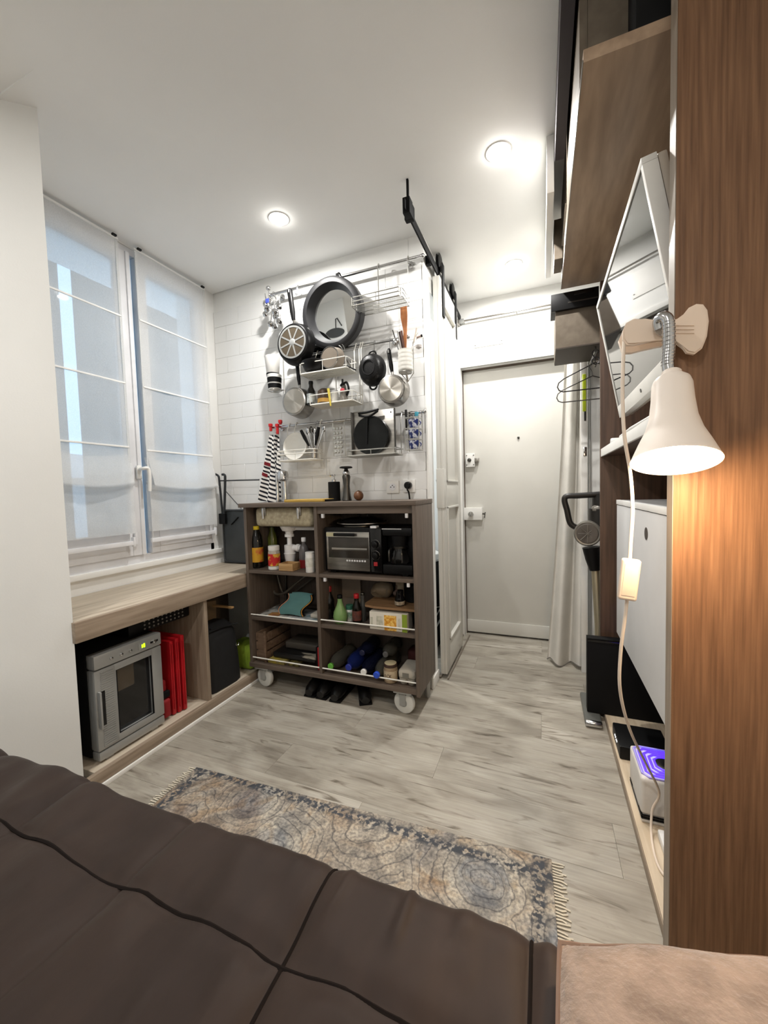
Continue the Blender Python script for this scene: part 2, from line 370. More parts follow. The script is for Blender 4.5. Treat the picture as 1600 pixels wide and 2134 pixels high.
obj('moulding', mouldpanel(DY0+.082, DY1-.082, .197, .983), DOORW, sd); obj('moulding', mouldpanel(DY0+.082, DY1-.082, 1.127, DT-.117), DOORW, sd)
obj('edge_pull', MB().box((sx-.02, DY0-.006, .98), (sx+.024, DY0+.05, 1.2), .003), DOORW, sd)
for y in (2.24, 2.585):
    h = obj('hanger', MB().box((RX+.022, y-.022, 2.05), (RX+.028, y+.022, RZ+.05), .002), BLACKM, sd)
    obj('roller', MB().lathe([(.042, -.011), (.05, -.008), (.043, -.003), (.043, .003), (.05, .008), (.042, .011)], (RX+.004, y, RZ+.058), (1, 0, 0), 24), BLACK, h)
struct('trim_2', MB().box((RX-.03, 2.16, 0), (RX-.015, YD, .012), .002).box((RX+.022, 2.16, 0), (RX+.03, YD, .008), .001), mat('floor_guide', S(120, 110, 98), .5), 'floor guide under the sliding door')
# ---- glimpse of the bathroom
wm = thing('washing_machine', 'dark cabinet with a white rounded lid behind the sliding door', 'appliance', (-.8, 2.64, 0))
obj('body', MB().box((-.95, 2.45, 0), (-.67, 2.84, .60), .01), BLACKM, wm)
obj('lid', MB().lathe([(.0, .0), (.1, .0), (.11, .015), (.105, .05), (.06, .07), (0, .075)], (-.755, 2.62, .60), (0, 0, 1)), WHITE, wm)
obj('wire_shelf', MB().tube([(-.664, 2.45, .16), (-.664, 2.84, .2)], .006).tube([(-.664, 2.45, .24), (-.664, 2.84, .26)], .003, 6).tube([(-.664, 2.45, .22), (-.664, 2.84, .3)], .003, 6).tube([(-.664, 2.45, .32), (-.664, 2.84, .22)], .003, 6), WIREW, wm)
hk = at(911, 1000, 'X', -.66)
tag(obj('towel_hook', MB().tube(smoothpath([(-.66, hk.y, hk.z+.02), (-.66, hk.y+.02, hk.z-.01), (-.66, hk.y, hk.z-.02), (-.66, hk.y-.01, hk.z)], 4), .006), BLACK), 'small black hook glimpsed behind the sliding door', 'hook')
# ---- downlights (each carries its own lamp)
GLOW = mat('downlight_glow', (1, 1, 1, 1), .5, emit=(1, .97, .92, 1), es=26.)
def downlight(i, x, y, lab, bath=False):
    t = thing('downlight', lab, 'ceiling light', (x, y, H), 'recessed downlights in the white ceiling')
    obj('ring', MB().lathe([(.040, -.001), (.040, -.003), (.047, -.003), (.049, 0)], (x, y, H), n=32, cap=False), WHITE, t)
    obj('bulb', MB().lathe([(.0005, -.024), (.016, -.022), (.030, -.014), (.040, -.001)], (x, y, H), n=24, cap=False), GLOW, t)
    l = bpy.data.lights.new('downlight_lamp', 'AREA'); l.shape = 'DISK'; l.size = .05; l.energy = SPOT_W; l.color = (1, .975, .94)
    lo = bpy.data.objects.new('downlight_lamp', l); COL.objects.link(lo); lo.parent = t; lo.location = (0, 0, -.027)
downlight(0, *SPOTS[0], 'downlight above the tap side of the cart, nearest the window')
downlight(1, *SPOTS[1], 'downlight in mid ceiling, left of the brown upper cupboard')
downlight(2, *SPOTS[2], 'downlight nearest the entrance door')
downlight(3, *SPOTS[3], 'downlight behind the camera, out of frame over the bed')
downlight(4, *SPOTS[4], 'added fill light in downlight form farthest behind the camera, out of frame')  # unseen lamp added only to raise the ambient light in the room
downlight(6, -1.2, 2.5, 'added fill light in downlight form, unseen inside the bathroom')  # unseen lamp added so the gap beside the sliding door is not black
# ---- door wall extras
a, b_ = at(986, 684, 'Y', YD), at(1049, 716, 'Y', YD)
t = thing('cover_plate', 'white blank cover plate screwed on the wall over the door', 'plate', ((a.x+b_.x)/2, YD, b_.z))
obj('plate', MB().box((a.x, YD-.006, b_.z), (b_.x, YD, a.z+.005), .002), WHITE, t)
for x, z in ((a.x+.012, b_.z+.015), (b_.x-.012, b_.z+.022)): obj('screw', MB().lathe([(.004, 0), (.003, -.003)], (x, YD-.006, z), (0, 1, 0), 8), STEELD, t)
a, b_ = at(966, 668, 'Y', YD-.03), at(1150, 636, 'Y', YD-.03)
zr = (a.z+b_.z)/2
t = thing('curtain_rod', 'thin steel rod across the wall above the entrance door', 'rod', (-.15, YD-.03, zr))
obj('rod', MB().cyl((-.53, YD-.03, zr), (.3, YD-.03, zr), .006, n=10), STEEL, t)
obj('socket', MB().box((-.545, YD-.045, zr-.02), (-.53, YD, zr+.02), .003).cyl((-.15, YD-.03, zr), (-.15, YD, zr), .004).cyl((.25, YD-.03, zr), (.25, YD, zr), .004), STEEL, t)
# ================================================================== ROMAN SHADES
def sheer():
    m = bpy.data.materials.new('sheer_voile'); m.use_nodes = True; nt = m.node_tree; L = nt.links.new; N = nt.nodes.new
    nt.nodes.remove(nt.nodes['Principled BSDF']); out = nt.nodes['Material Output']
    d = N('ShaderNodeBsdfDiffuse'); d.inputs[0].default_value = S(240, 240, 238); tl = N('ShaderNodeBsdfTranslucent'); tl.inputs[0].default_value = S(235, 238, 240)
    tr = N('ShaderNodeBsdfTransparent'); a = N('ShaderNodeMixShader'); a.inputs[0].default_value = .4; L(d.outputs[0], a.inputs[1]); L(tl.outputs[0], a.inputs[2])
    tc = N('ShaderNodeTexCoord'); nz = N('ShaderNodeTexNoise'); nz.inputs['Scale'].default_value = 260; L(tc.outputs['Object'], nz.inputs['Vector'])
    mr = N('ShaderNodeMapRange'); mr.inputs['To Min'].default_value = .60; mr.inputs['To Max'].default_value = .82; L(nz.outputs['Fac'], mr.inputs[0])
    b = N('ShaderNodeMixShader'); L(mr.outputs[0], b.inputs[0]); L(tr.outputs[0], b.inputs[1]); L(a.outputs[0], b.inputs[2]); L(b.outputs[0], out.inputs[0])
    return m
VOILE = sheer(); HEM = mat('white_voile_hem', S(240, 240, 238), .9)
def shade(name, lab, y0, y1, rods, ztop, zbot, seed):
    t = thing(name, lab, 'window shade', (-1.93, (y0+y1)/2, zbot), 'sheer roman shades on the window')
    zf = rods[-1]-.19                                     # lowest fold
    def fn(u, v):
        y = y0+(y1-y0)*u; z = ztop+(zbot-ztop)*v
        x = -1.935+.006*fbm(y*6+seed, z*2.2, seed)
        b = math.exp(-((z-(zf+.06))/.07)**2); k_ = max(0., min(1., (rods[-1]-z)/(rods[-1]-zf))); x += (.055*k_**1.6*(.75+.25*math.sin(math.pi*u)) if z > zf else .055*max(0., 1-(zf-z)/.012))
        below = max(0., min(1., (zf-z)/.03)); x += below*.012
        for r in rods: x += .004*math.exp(-((z-r)/.012)**2)
        sag = .02*math.sin(math.pi*u)*math.exp(-((z-zf)/.09)**2)
        if z < zf: x += .010*fbm(y*9, z*7, seed+3)
        lim = .012*math.sin(math.pi*max(0, min(1, (rods[-1]-z)/.25)))*(1 if z > zf-.02 else .3)
        yy = y+(lim if u < .5 else -lim)*abs(2*u-1)
        return Vector((x, yy, z-sag))
    obj('cloth', MB().grid(fn, 26, 110), VOILE, t, ang=180)
    # second layer of cloth folded up below the lowest rod
    def fold(u, v):
        y = y0+(y1-y0)*u; z = zf+.015-.02*math.sin(math.pi*u)+.14*v
        return Vector((-1.948+.006*fbm(y*8, z*8, seed+5)+.03*math.sin(math.pi*min(1, v*1.2)), y, z))
    obj('folded_cloth', MB().grid(fold, 20, 10), VOILE, t, ang=180)
    def under(u, v):
        y = y0+(y1-y0)*u; z = zbot+(zf-zbot+.03)*v
        return Vector((-1.947+.003*fbm(y*8, z*8, seed+9), y, z))
    obj('lining', MB().grid(under, 12, 12), VOILE, t, ang=180)
    obj('side_hem', MB().box((-1.934, y1-.012, zf), (-1.931, y1, ztop)).box((-1.934, y0, zf), (-1.931, y0+.012, ztop)), VOILE, t)
    for r in rods: obj('rod_pocket', MB().box((-1.936, y0+.004, r-.0045), (-1.928, y1-.004, r+.0045), .003), HEM, t)
    obj('head_rail', MB().box((-1.945, y0-.004, ztop+.002), (-1.93, y1+.004, ztop+.012), .003), HEM, t)
    obj('clip', MB().box((-1.93, y0+.01, ztop+.008), (-1.918, y0+.03, ztop+.016)).box((-1.93, y1-.03, ztop+.008), (-1.918, y1-.01, ztop+.016)), BLACK, t)
    zb = zbot-.06
    obj('bottom_bar', MB().box((-1.94, y0, zb), (-1.925, y1, zb+.022), .003), PVC, t)
    obj('bar_clip', MB().box((-1.942, y1-.016, zb-.008), (-1.922, y1-.004, zb+.04), .003), PVC, t)
    for y in (y0+.02, y1-.02): obj('cord', MB().cyl((-1.942, y, zb+.01), (-1.942, y, ztop), .0012, n=5), WHITE, t)
XS = -1.93
rz1 = [at(200, 637, 'X', XS).z, at(200, 783, 'X', XS).z, at(200, 925, 'X', XS).z]
rz2 = [at(355, 693, 'X', XS).z, at(355, 820, 'X', XS).z, at(355, 943, 'X', XS).z]
shade('roman_shade', 'sheer white roman shade on the casement nearest the camera', 1.0, at(277, 900, 'X', XS).y-.02, rz1, 2.355, .905, 1.)
shade('roman_shade', 'sheer white roman shade on the casement beside the tiled wall', at(303, 900, 'X', XS).y, 1.925, rz2, 2.355, .905, 7.)
# ================================================================== BENCH
BX, BY0, BY1, BT = -1.54, .862, 2.024, .645
bn = thing('storage_bench', 'pale oak storage bench under the window', 'bench', (-1.75, 1.45, 0))
obj('top', MB().box((XL+.004, .872, BT-.03), (BX-.0205, BY1, BT), .0015), BENCH, bn)
obj('fascia', MB().box((BX-.02, BY0, .57), (BX, BY1, BT), .0015), BENCHF, bn)
obj('base', MB().box((XL+.004, .905, .03), (BX-.021, BY1, .06), .0015), BENCH, bn)
obj('plinth', MB().box((BX-.02, BY0+.008, .018), (BX, BY1, .062), .0015), BENCHF, bn)
dv = at(425, 1250, 'X', BX-.03)
for y in (dv.y,): obj('divider', MB().box((XL+.01, y-.02, .061), (BX-.012, y, .569), .0015), mat('oak_upright', S(158, 142, 124), .5, col2=S(134, 118, 101), scale=7, stretch=(8, 8, .6), bump=.05), bn)
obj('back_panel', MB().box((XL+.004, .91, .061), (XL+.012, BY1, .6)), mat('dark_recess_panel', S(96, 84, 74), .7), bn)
struct('trim_3', MB().box((BX-.015, BY0+.0, 0), (BX+.006, BY1, .017), .002), WHITE, 'white strip along the foot of the bench')
# ---- mini fridge
FX = -1.585; fa_ = at(190, 1372, 'X', FX); fb_ = at(334, 1318, 'X', FX); fc_ = at(346, 1500, 'X', FX)
fy0, fy1, fz0, fz1 = .94, fb_.y, .064, .485
fr = thing('mini_fridge', 'small silver glass-door fridge in the bench', 'fridge', (FX-.16, (fy0+fy1)/2, .061))
obj('cabinet', MB().box((XL+.03, fy0-.002, fz0+.01), (FX-.045, fy1+.002, fz1), .01), BLACKM, fr)
z0d, z1d = fz0+.045, fz1-.06
dr = MB(); wl, wr = .085, .05
dr.box((FX-.045, fy0, z0d), (FX, fy0+wl, z1d), .006); dr.box((FX-.045, fy1-wr, z0d), (FX, fy1, z1d), .006)
dr.box((FX-.045, fy0+wl-.01, z0d), (FX, fy1-wr+.01, z0d+.03), .004); dr.box((FX-.045, fy0+wl-.01, z1d-.028), (FX, fy1-wr+.01, z1d), .004)
D_ = obj('door', dr, SILVER, fr)
obj('pane', MB().box((FX-.02, fy0+wl-.004, z0d+.026), (FX-.016, fy1-wr+.004, z1d-.024)), mat('smoked_glass', (.55, .55, .57, 1), .04, trans=1.), D_, smooth=False)
obj('pane_gasket', MB().tube([(FX-.004, fy0+wl, z0d+.03), (FX-.004, fy1-wr, z0d+.03), (FX-.004, fy1-wr, z1d-.028), (FX-.004, fy0+wl, z1d-.028)], .004, 6, closed=True), BLACKM, D_)
rb = MB()
for i in range(34): z = z0d+.012+i*.0088; rb.box((FX-.002, fy0+.022, z), (FX+.0025, fy0+wl-.014, z+.0045)) if z < z1d-.012 else None
obj('ribbed_grip', rb, SILVER, D_)
obj('handle', MB().box((FX+.002, fy0+.006, .20), (FX+.018, fy0+.014, .345), .003), SILVER, D_)
obj('handle_recess', MB().box((FX-.0, fy0+.015, .205), (FX+.0035, fy0+.034, .34), .001), BLACKG, D_)
cp = obj('control_panel', MB().box((FX-.045, fy0, z1d+.004), (FX+.004, fy1, fz1), .008), SILVER, fr)
obj('foot_trim', MB().box((FX-.045, fy0+.002, fz0+.006), (FX, fy1-.002, z0d-.004), .006).box((FX-.03, fy0+.03, fz0-.003), (FX-.01, fy0+.06, fz0+.01)).box((FX-.03, fy1-.06, fz0-.003), (FX-.01, fy1-.03, fz0+.01)), SILVER, fr)
zc = (z1d+fz1)/2
for y in (.065, .105, .143): obj('button', MB().lathe([(.007, .003), (.006, .007), (.003, .008)], (FX+.001, fy0+y, zc), (1, 0, 0), 12), CHROME, cp)
obj('button', MB().lathe([(.009, .003), (.008, .008), (.003, .009)], (FX+.001, fy1-.035, zc), (1, 0, 0), 12), CHROME, cp)
dp = obj('display', MB().box((FX+.003, fy0+.178, zc-.014), (FX+.006, fy0+.216, zc+.014), .001), SILVER, cp)
GREEN = mat('lime_digits', S(170, 230, 20), .5, emit=S(160, 235, 10), es=2.6)
obj('digits', MB().box((FX+.006, fy0+.191, zc-.007), (FX+.0065, fy0+.196, zc+.007)).box((FX+.006, fy0+.199, zc-.008), (FX+.0065, fy0+.206, zc+.009)), GREEN, dp)
obj('nameplate', MB().box((FX+.003, fy0+.232, zc-.004), (FX+.005, fy0+.268, zc+.004)), BLACK, cp)
for z in (.2, .29): obj('shelf', MB().box((XL+.05, fy0+.05, z), (FX-.05, fy1-.03, z+.004), .001), STEELD, fr)
obj('back_liner', MB().box((FX-.052, fy0+.02, z0d+.01), (FX-.0465, fy1-.02, z1d-.01)), mat('fridge_liner', S(150, 148, 146), .5), fr)
tag(obj('bread_bag', MB().box((FX-.046, fy0+.09, .294), (FX-.024, fy0+.175, .40), .012, 3), mat('bread_paper', S(176, 152, 116), .7, col2=S(150, 128, 96))), 'beige wrapped loaf on the upper shelf of the mini fridge', 'food')
# ---- red folded stools and case
RED = mat('red_plastic', S(176, 24, 32), .4, col2=S(160, 18, 26)); REDD = mat('red_fabric', S(140, 20, 26), .7)
ra = at(392, 1480, 'X', BX-.06)
t = thing('folding_stool', 'red folded plastic stool standing against the bench divider', 'stool', (BX-.2, ra.y-.04, .061))
for i, (y0, y1) in enumerate(((-.075, -.055), (-.05, -.03), (-.025, -.005))):
    obj('slab', MB().box((XL+.06, ra.y+y0, .063), (BX-.055-.006*(2-i), ra.y+y1, .425-.006*(2-i)), .006), RED, t)
    obj('rib', MB().box((BX-.056-.006*(2-i), ra.y+y0+.006, .09), (BX-.05-.006*(2-i), ra.y+y1-.006, .40), .002), RED, t)
t = thing('red_bag', 'red fabric bag with a dark strap between fridge and stools', 'bag', (BX-.2, ra.y-.13, .061))
obj('body', MB().box((XL+.05, fy1+.008, .062), (BX-.085, ra.y-.082, .24), .02, 3), REDD, t)
obj('pocket', MB().box((BX-.088, fy1+.012, .07), (BX-.062, ra.y-.085, .155), .015, 3), REDD, t)
obj('strap', MB().box((BX-.09, fy1+.008, .16), (BX-.07, ra.y-.082, .19), .006), BLACKM, t)
tag(obj('red_folder', MB().box((XL+.05, ra.y-.115, .245), (BX-.12, ra.y-.083, .415), .004), mat('dark_red_board', S(104, 12, 18), .6)), 'dark red folder upright behind the fridge', 'folder')
# ---- black perforated basket hanging under the bench top
pa, pb = at(300, 1300, 'X', BX-.12), at(392, 1305, 'X', BX-.12)
t = thing('perforated_basket', 'black perforated plastic basket on the red stools', 'basket', (BX-.2, (pa.y+pb.y)/2, .488))
obj('body', MB().box((BX-.4, 1.12, .488), (BX-.1, dv.y-.026, .566), .012), BLACK, t)
hm = MB()
for i in range(10):
    for j in range(4): hm.lathe([(.0045, -.0005), (.0045, .0012)], (BX-.0995, dv.y-.07-i*.022, .503+j*.017), (1, 0, 0), 8)
o = obj('hole', hm, mat('hole_light', S(120, 116, 110), .7), t); o['kind'] = 'stuff'
# ---- black bag on the right half of the bench
g0, g1 = dv.y+.012, at(505, 1400, 'X', BX-.05).y
t = thing('black_backpack', 'black backpack standing in the right half of the bench', 'bag', (BX-.14, (g0+g1)/2, .061))
def bagf(u, v):
    pass
bb = MB(); prof = []
for k in range(13):
    z = k/12; wy = (g1-g0)/2*(1-.14*z**3-.25*max(0, z-.85)/.15*.6); wx = .11*(1-.2*z**2)*(1-.5*max(0, z-.9)/.1)
    cx, cy, zz = BX-.14+.0*z, (g0+g1)/2-.01*z, .063+z*.33
    ring = []
    for j in range(28):
        a = 2*math.pi*j/28; c_, s_ = math.cos(a), math.sin(a)
        ring.append(Vector((cx+wx*math.copysign(abs(c_)**.5, c_), cy+wy*math.copysign(abs(s_)**.5, s_), zz+.012*fbm(c_*3, s_*3, z*3))))
    prof.append(ring)
bb.rings(prof); bagmat = mat('black_nylon', S(20, 20, 21), .75, bump=.2, bscale=60)
obj('body', bb, bagmat, t)
obj('zip_edge', MB().tube(smoothpath([(BX-.045, g0+.03, .40), (BX-.05, (g0+g1)/2, .385), (BX-.04, g1-.03, .372)], 5), .005), bagmat, t)
rp = at(497, 1340, 'X', BX-.03); obj('ring', MB().tube(arc((BX-.028, rp.y-.01, rp.z), .010, 150, 390, 12, 'YZ'), .0022, 6), CHROME, t)
tag(obj('paper_bag', MB().prism([(BX-.35, g0+.02, .062), (BX-.35, g1+.03, .062), (BX-.35, g1+.05, .46), (BX-.35, g0+.06, .5), (BX-.35, g0+.01, .44)], (.08, .0, .0)), mat('kraft_paper', S(150, 126, 96), .8, col2=S(126, 104, 78))), 'brown paper bag leaning behind the black backpack', 'bag')
tag(obj('wooden_stick', MB().box((BX-.19, g1-.06, .46), (BX-.05, g1-.04, .47), .002).xf(Matrix.Identity(4)), LWOOD), 'pale wooden slat lying over the backpack', 'slat')
GRN = mat('lime_fabric', S(150, 176, 50), .8, col2=S(120, 146, 40))
gb = at(520, 1385, 'X', BX-.04)
tag(obj('green_bag', MB().box((BX-.22, gb.y-.0, .063), (BX-.03, gb.y+.16, .20), .03, 3), GRN), 'lime green bag between the backpack and the cart', 'bag')
# ---- folded dark table standing on the bench
DG = mat('dark_grey_plastic', S(58, 62, 64), .5, col2=S(50, 54, 56)); DGM = mat('dark_grey_tube', S(48, 50, 52), .4, .3)
q0 = at(462, 1172, 'Z', BT); QY = 1.985
pl, pr_ = at(463, 1048, 'Y', QY).x, -1.556
t = thing('folding_table', 'dark grey folded table standing on the bench beside the cart', 'table', ((pl+pr_)/2, QY, BT))
obj('top', MB().box((pl, QY-.012, BT+.002), (pr_, QY+.012, .995), .008, 3), DG, t)
obj('rim', MB().tube([(pl+.012, QY-.012, BT+.03), (pl+.03, QY-.012, BT+.012), (pr_, QY-.012, BT+.012), (pr_, QY-.012, .985), (pl+.03, QY-.012, .985), (pl+.012, QY-.012, .967)], .006, 6, closed=True), DGM, t)
def tp(px, py): return at(px, py, 'Y', QY-.03)
obj('leg', MB().tube(smoothpath([tp(448, 988), tp(455, 992), tp(457, 1003), tp(461, 1045), tp(465, 1088)], 3), .007, 8), DGM, t)
obj('leg', MB().tube(smoothpath([tp(463, 989), tp(468, 990), tp(469, 1000), tp(468, 1045), tp(466, 1088)], 3), .008, 8), DGM, t)
obj('crossbar', MB().tube([tp(457, 1002), tp(540, 1000)], .004, 8), DGM, t)
obj('brace', MB().tube([tp(469, 1022), tp(503, 1060)], .003, 6), DGM, t)
obj('hinge', MB().box(tp(460, 1070)-Vector((.008, .012, 0)), tp(470, 1092)+Vector((.008, .008, 0)), .004), BLACK, t)
obj('brace', MB().tube([at(482, 1093, 'Y', QY-.016), at(496, 1078, 'Y', QY-.016)], .004, 6), BLACKM, t)
# ================================================================== CART
CX0, CX1, CY0, CY1 = -1.535, -.535, 1.73, 2.005
CB, CT = .118, 1.037
XDV = -1.076; Z2, Z1 = .405, .668
ct = thing('kitchen_cart', 'taupe wooden kitchen cart on grey castors with six open compartments', 'cart', ((CX0+CX1)/2, (CY0+CY1)/2, 0))
T = .018
obj('worktop', MB().box((CX0-.018, CY0-.02, CT-.022), (CX1+.002, CY1+.002, CT), .0015), CARTH, ct)
obj('side_panel', MB().box((CX0, CY0, CB), (CX0+T, CY1, CT-.0225), .001), CARTW, ct)
obj('side_panel', MB().box((CX1-T, CY0-.015, CB-.004), (CX1, CY1, CT-.0225), .001), CARTW, ct)
obj('divider', MB().box((XDV-T/2, CY0, CB+.025), (XDV+T/2, CY1-.01, CT-.0225), .001), CARTW, ct)
obj('bottom_board', MB().box((CX0-.004, CY0-.004, CB), (CX1-T, CY1, CB+.0245), .001), CARTH, ct)
for z in (Z1, Z2):
    obj('shelf', MB().box((CX0+T, CY0+.002, z-T), (XDV-T/2, CY1-.01, z), .001), CARTH, ct)
    obj('shelf', MB().box((XDV+T/2, CY0+.002, z-T), (CX1-T, CY1-.01, z), .001), CARTH, ct)
obj('top_rail', MB().box((XDV+T/2, CY0+.006, CT-.06), (CX1-T, CY0+.022, CT-.0225), .001), CARTH, ct)
obj('back_panel', MB().box((CX0+T, CY1-.009, CB+.025), (CX1-T, CY1-.003, CT-.023)), mat('taupe_back', S(92, 80, 71), .6, col2=S(82, 71, 63), stretch=(9, 9, .6)), ct)
for (x0, x1) in ((XDV+.03, 0), (CX1-.06, 0)):
    for zt_ in (CT-.06, Z1-T): obj('shelf_pin', MB().box((x0, CY0+.008, zt_-.022), (x0+.014, CY0+.022, zt_), .002), PVC, ct)
def railing(x0, x1, z):
    m = MB().cyl((x0, CY0+.004, z+.024), (x1, CY0+.004, z+.024), .0035, n=8); return obj('guard_rail', m, WIREW, ct)
railing(XDV+T/2, CX1-T, Z2); railing(XDV+T/2, CX1-T, CB+.03); railing(CX0+T, XDV-T/2, CB+.03); railing(CX0+T, XDV-T/2, Z2-.012)
CAST = mat('grey_castor_rubber', S(212, 212, 206), .5); CASTD = mat('castor_disc', S(150, 153, 150), .45)
def castor(x, y):
    r = .054
    w_ = obj('castor', MB().lathe([(r-.010, -.013), (r-.002, -.011), (r, -.006), (r, .006), (r-.002, .011), (r-.010, .013)], (x, y, r), (.18, 1, 0), 30), CAST, ct)
    obj('hub', MB().lathe([(.006, -.018), (.012, -.016), (.02, -.013), (.043, -.011), (.043, .011), (.012, .016), (.006, .018)], (x, y, r), (.18, 1, 0), 24), CASTD, w_)
    obj('fork', MB().box((x-.02, y-.021, r-.012), (x+.012, y-.017, .105), .002).box((x-.02, y+.017, r-.012), (x+.012, y+.021, .105), .002).box((x-.022, y-.023, .094), (x+.014, y+.023, .1), .002).cyl((x-.004, y, .098), (x-.004, y, CB), .016), SILVER, w_)
    obj('mount_plate', MB().box((x-.045, y-.035, CB-.009), (x+.045, y+.035, CB-.001), .001), SILVER, w_)
castor(-1.462, CY0+.035); castor(CX1-.095, CY0+.035); castor(-1.462, CY1-.05); 
obj('foot', MB().cyl((CX1-.03, CY1-.06, 0), (CX1-.03, CY1-.06, CB), .014), SILVER, ct)
# ---- sink
SINK = mat('beige_composite', S(176, 166, 140), .6, col2=S(150, 140, 117), scale=60)
sa, sb = at(530, 1050, 'Y', 1.76), at(650, 1050, 'Y', 1.76); zsb = at(590, 1098, 'Y', 1.76).z
t = thing('sink_basin', 'beige composite sink basin hung under the cart worktop', 'sink', ((sa.x+sb.x)/2, 1.86, zsb))
obj('bowl', MB().box((sa.x, 1.755, zsb), (sb.x, 1.985, CT-.024), .03, 5), SINK, t)
for px in (549, 622):
    x = at(px, 1060, 'Y', 1.75).x
    k_ = obj('clip', MB().box((x-.013, 1.748, CT-.07), (x+.013, 1.755, CT-.024), .002), STEEL, t)
    obj('screw', MB().cyl((x, 1.744, CT-.085), (x, 1.744, CT-.03), .006, n=10).box((x-.007, 1.74, CT-.06), (x+.007, 1.748, CT-.03), .002), CHROME, k_)
def W(px, py, Y): return at(px, py, 'Y', Y)
# ---- siphon
SIPH = mat('white_siphon', S(236, 236, 236), .35)
c = W(603, 1120, 1.86); x = c.x
t = thing('sink_siphon', 'white plastic bottle trap under the sink', 'siphon', (x, 1.86, Z1+.045))
zt_ = zsb
obj('flange', MB().lathe([(.05, 0), (.05, -.008), (.038, -.03), (.022, -.034), (.022, -.05), (.026, -.05), (.026, -.065), (.015, -.066)], (x, 1.86, zt_), n=24), SIPH, t)
zb = W(603, 1172, 1.86).z
obj('tail_pipe', MB().cyl((x, 1.86, zb+.1), (x, 1.86, zt_-.06), .014), SIPH, t)
obj('trap_bottle', MB().lathe([(.018, 0), (.026, .006), (.030, .03), (.032, .05), (.034, .05), (.034, .055), (.031, .056), (.031, .10), (.018, .104)], (x, 1.86, zb), n=24), SIPH, t)
obj('outlet', MB().cyl((x+.02, 1.86, zb+.085), (x+.075, 1.86, zb+.085), .017).cyl((x+.05, 1.86, zb+.085), (x+.066, 1.86, zb+.085), .022), SIPH, t)
obj('overflow_pipe', MB().cyl((x+.03, 1.87, zt_-.018), (XDV-.012, 1.87, zt_-.018), .011), SIPH, t)
# ---- bottles and jars helper
def bottle(name, lab, cat, x, y, z, prof, m, parts=(), group=None, axis=(0, 0, 1), lie=None):
    """prof in metres (r,h); parts: (name, prof, mat)"""
    t = thing(name, lab, cat, (x, y, z), group)
    ax = lie or axis
    obj('body', MB().lathe(prof, (x, y, z), ax, 24), m, t)
    for n, p, mm in parts: obj(n, MB().lathe(p, (x, y, z), ax, 24), mm, t)
    return t
DARKG = mat('dark_bottle_glass', S(20, 18, 14), .1); YCAP = mat('yellow_cap', S(212, 186, 40), .4)
LABY = mat('orange_label', S(206, 156, 40), .6, col2=S(196, 90, 50), scale=26, lo=.5, hi=.6)
def band(r, z0, z1): return [(r, z0), (r+.0008, z0+.0003), (r+.0008, z1-.0003), (r, z1)]
def cap(r, z0, z1): return [(r*.98, z0), (r, z0+.001), (r, z1-.002), (r*.9, z1)]
p = W(537, 1183, 1.80); x = p.x
bottle('sauce_bottle', 'dark sauce bottle with yellow cap and orange label under the sink', 'bottle', x, 1.80, Z1, [(.03, 0), (.035, .006), (.035, .15), (.03, .18), (.02, .205), (.016, .22)], DARKG, (('label', band(.0355, .035, .118), LABY), ('cap', cap(.0175, .218, .238), YCAP)))
p = W(553, 1150, 1.9)
bottle('oil_bottle', 'olive green bottle behind the dark sauce bottle', 'bottle', x+.025, 1.91, Z1, [(.025, 0), (.028, .005), (.028, .16), (.015, .2), (.013, .225)], mat('olive_glass', S(86, 92, 40), .2), (('cap', cap(.015, .222, .236), BLACK),))
JR = mat('red_label', S(190, 34, 34), .5, col2=S(214, 170, 60), scale=30, lo=.5, hi=.58); CLEAR = mat('frosted_clear', S(180, 172, 160), .25)
p = W(571, 1186, 1.78); x = p.x
bottle('spice_jar', 'squat jar with white cap and red label beside the siphon', 'jar', x, 1.785, Z1, [(.03, 0), (.032, .004), (.032, .098), (.028, .108)], CLEAR, (('label', band(.0325, .022, .088), JR), ('base_band', band(.0325, .003, .018), WHITE), ('cap', cap(.031, .106, .132), WHITE)))
a, b_ = W(576, 1168, 1.76), W(612, 1185, 1.76)
t = thing('wooden_tray', 'small pale wooden tray on the top left shelf', 'tray', ((a.x+b_.x)/2, 1.78, Z1))
x0, x1 = a.x+.0, b_.x
obj('bottom', MB().box((x0+.02, 1.75, Z1+.001), (x1, 1.83, Z1+.01), .002), LWOOD, t)
obj('side', MB().box((x0+.02, 1.75, Z1+.0105), (x1, 1.756, Z1+.04), .002).box((x0+.02, 1.824, Z1+.0105), (x1, 1.83, Z1+.04), .002).box((x1-.006, 1.7565, Z1+.0105), (x1, 1.8235, Z1+.04), .002).box((x0+.02, 1.7565, Z1+.0105), (x0+.026, 1.8235, Z1+.04), .002), LWOOD, t)
p = W(634, 1165, 1.85)
bottle('spray_bottle', 'clear bottle with red base next to the white tin', 'bottle', p.x, 1.85, Z1, [(.026, 0), (.028, .004), (.028, .1), (.02, .125), (.011, .135), (.011, .15)], mat('dusty_clear', S(96, 92, 92), .2), (('liquid', band(.0285, .004, .05), mat('red_liquid', S(120, 20, 26), .3)), ('cap', cap(.013, .149, .172), SIPH)))
p = W(647, 1189, 1.76)
bottle('white_tin', 'white tin with pale label at the right end of the top left shelf', 'tin', p.x-.004, 1.765, Z1, [(.023, 0), (.024, .002), (.024, .098), (.023, .1)], WHITE, (('label', band(.0243, .03, .078), mat('pale_label', S(196, 196, 186), .6, col2=S(226, 226, 220), scale=40)), ('lid', cap(.0245, .098, .108), WHITE)))
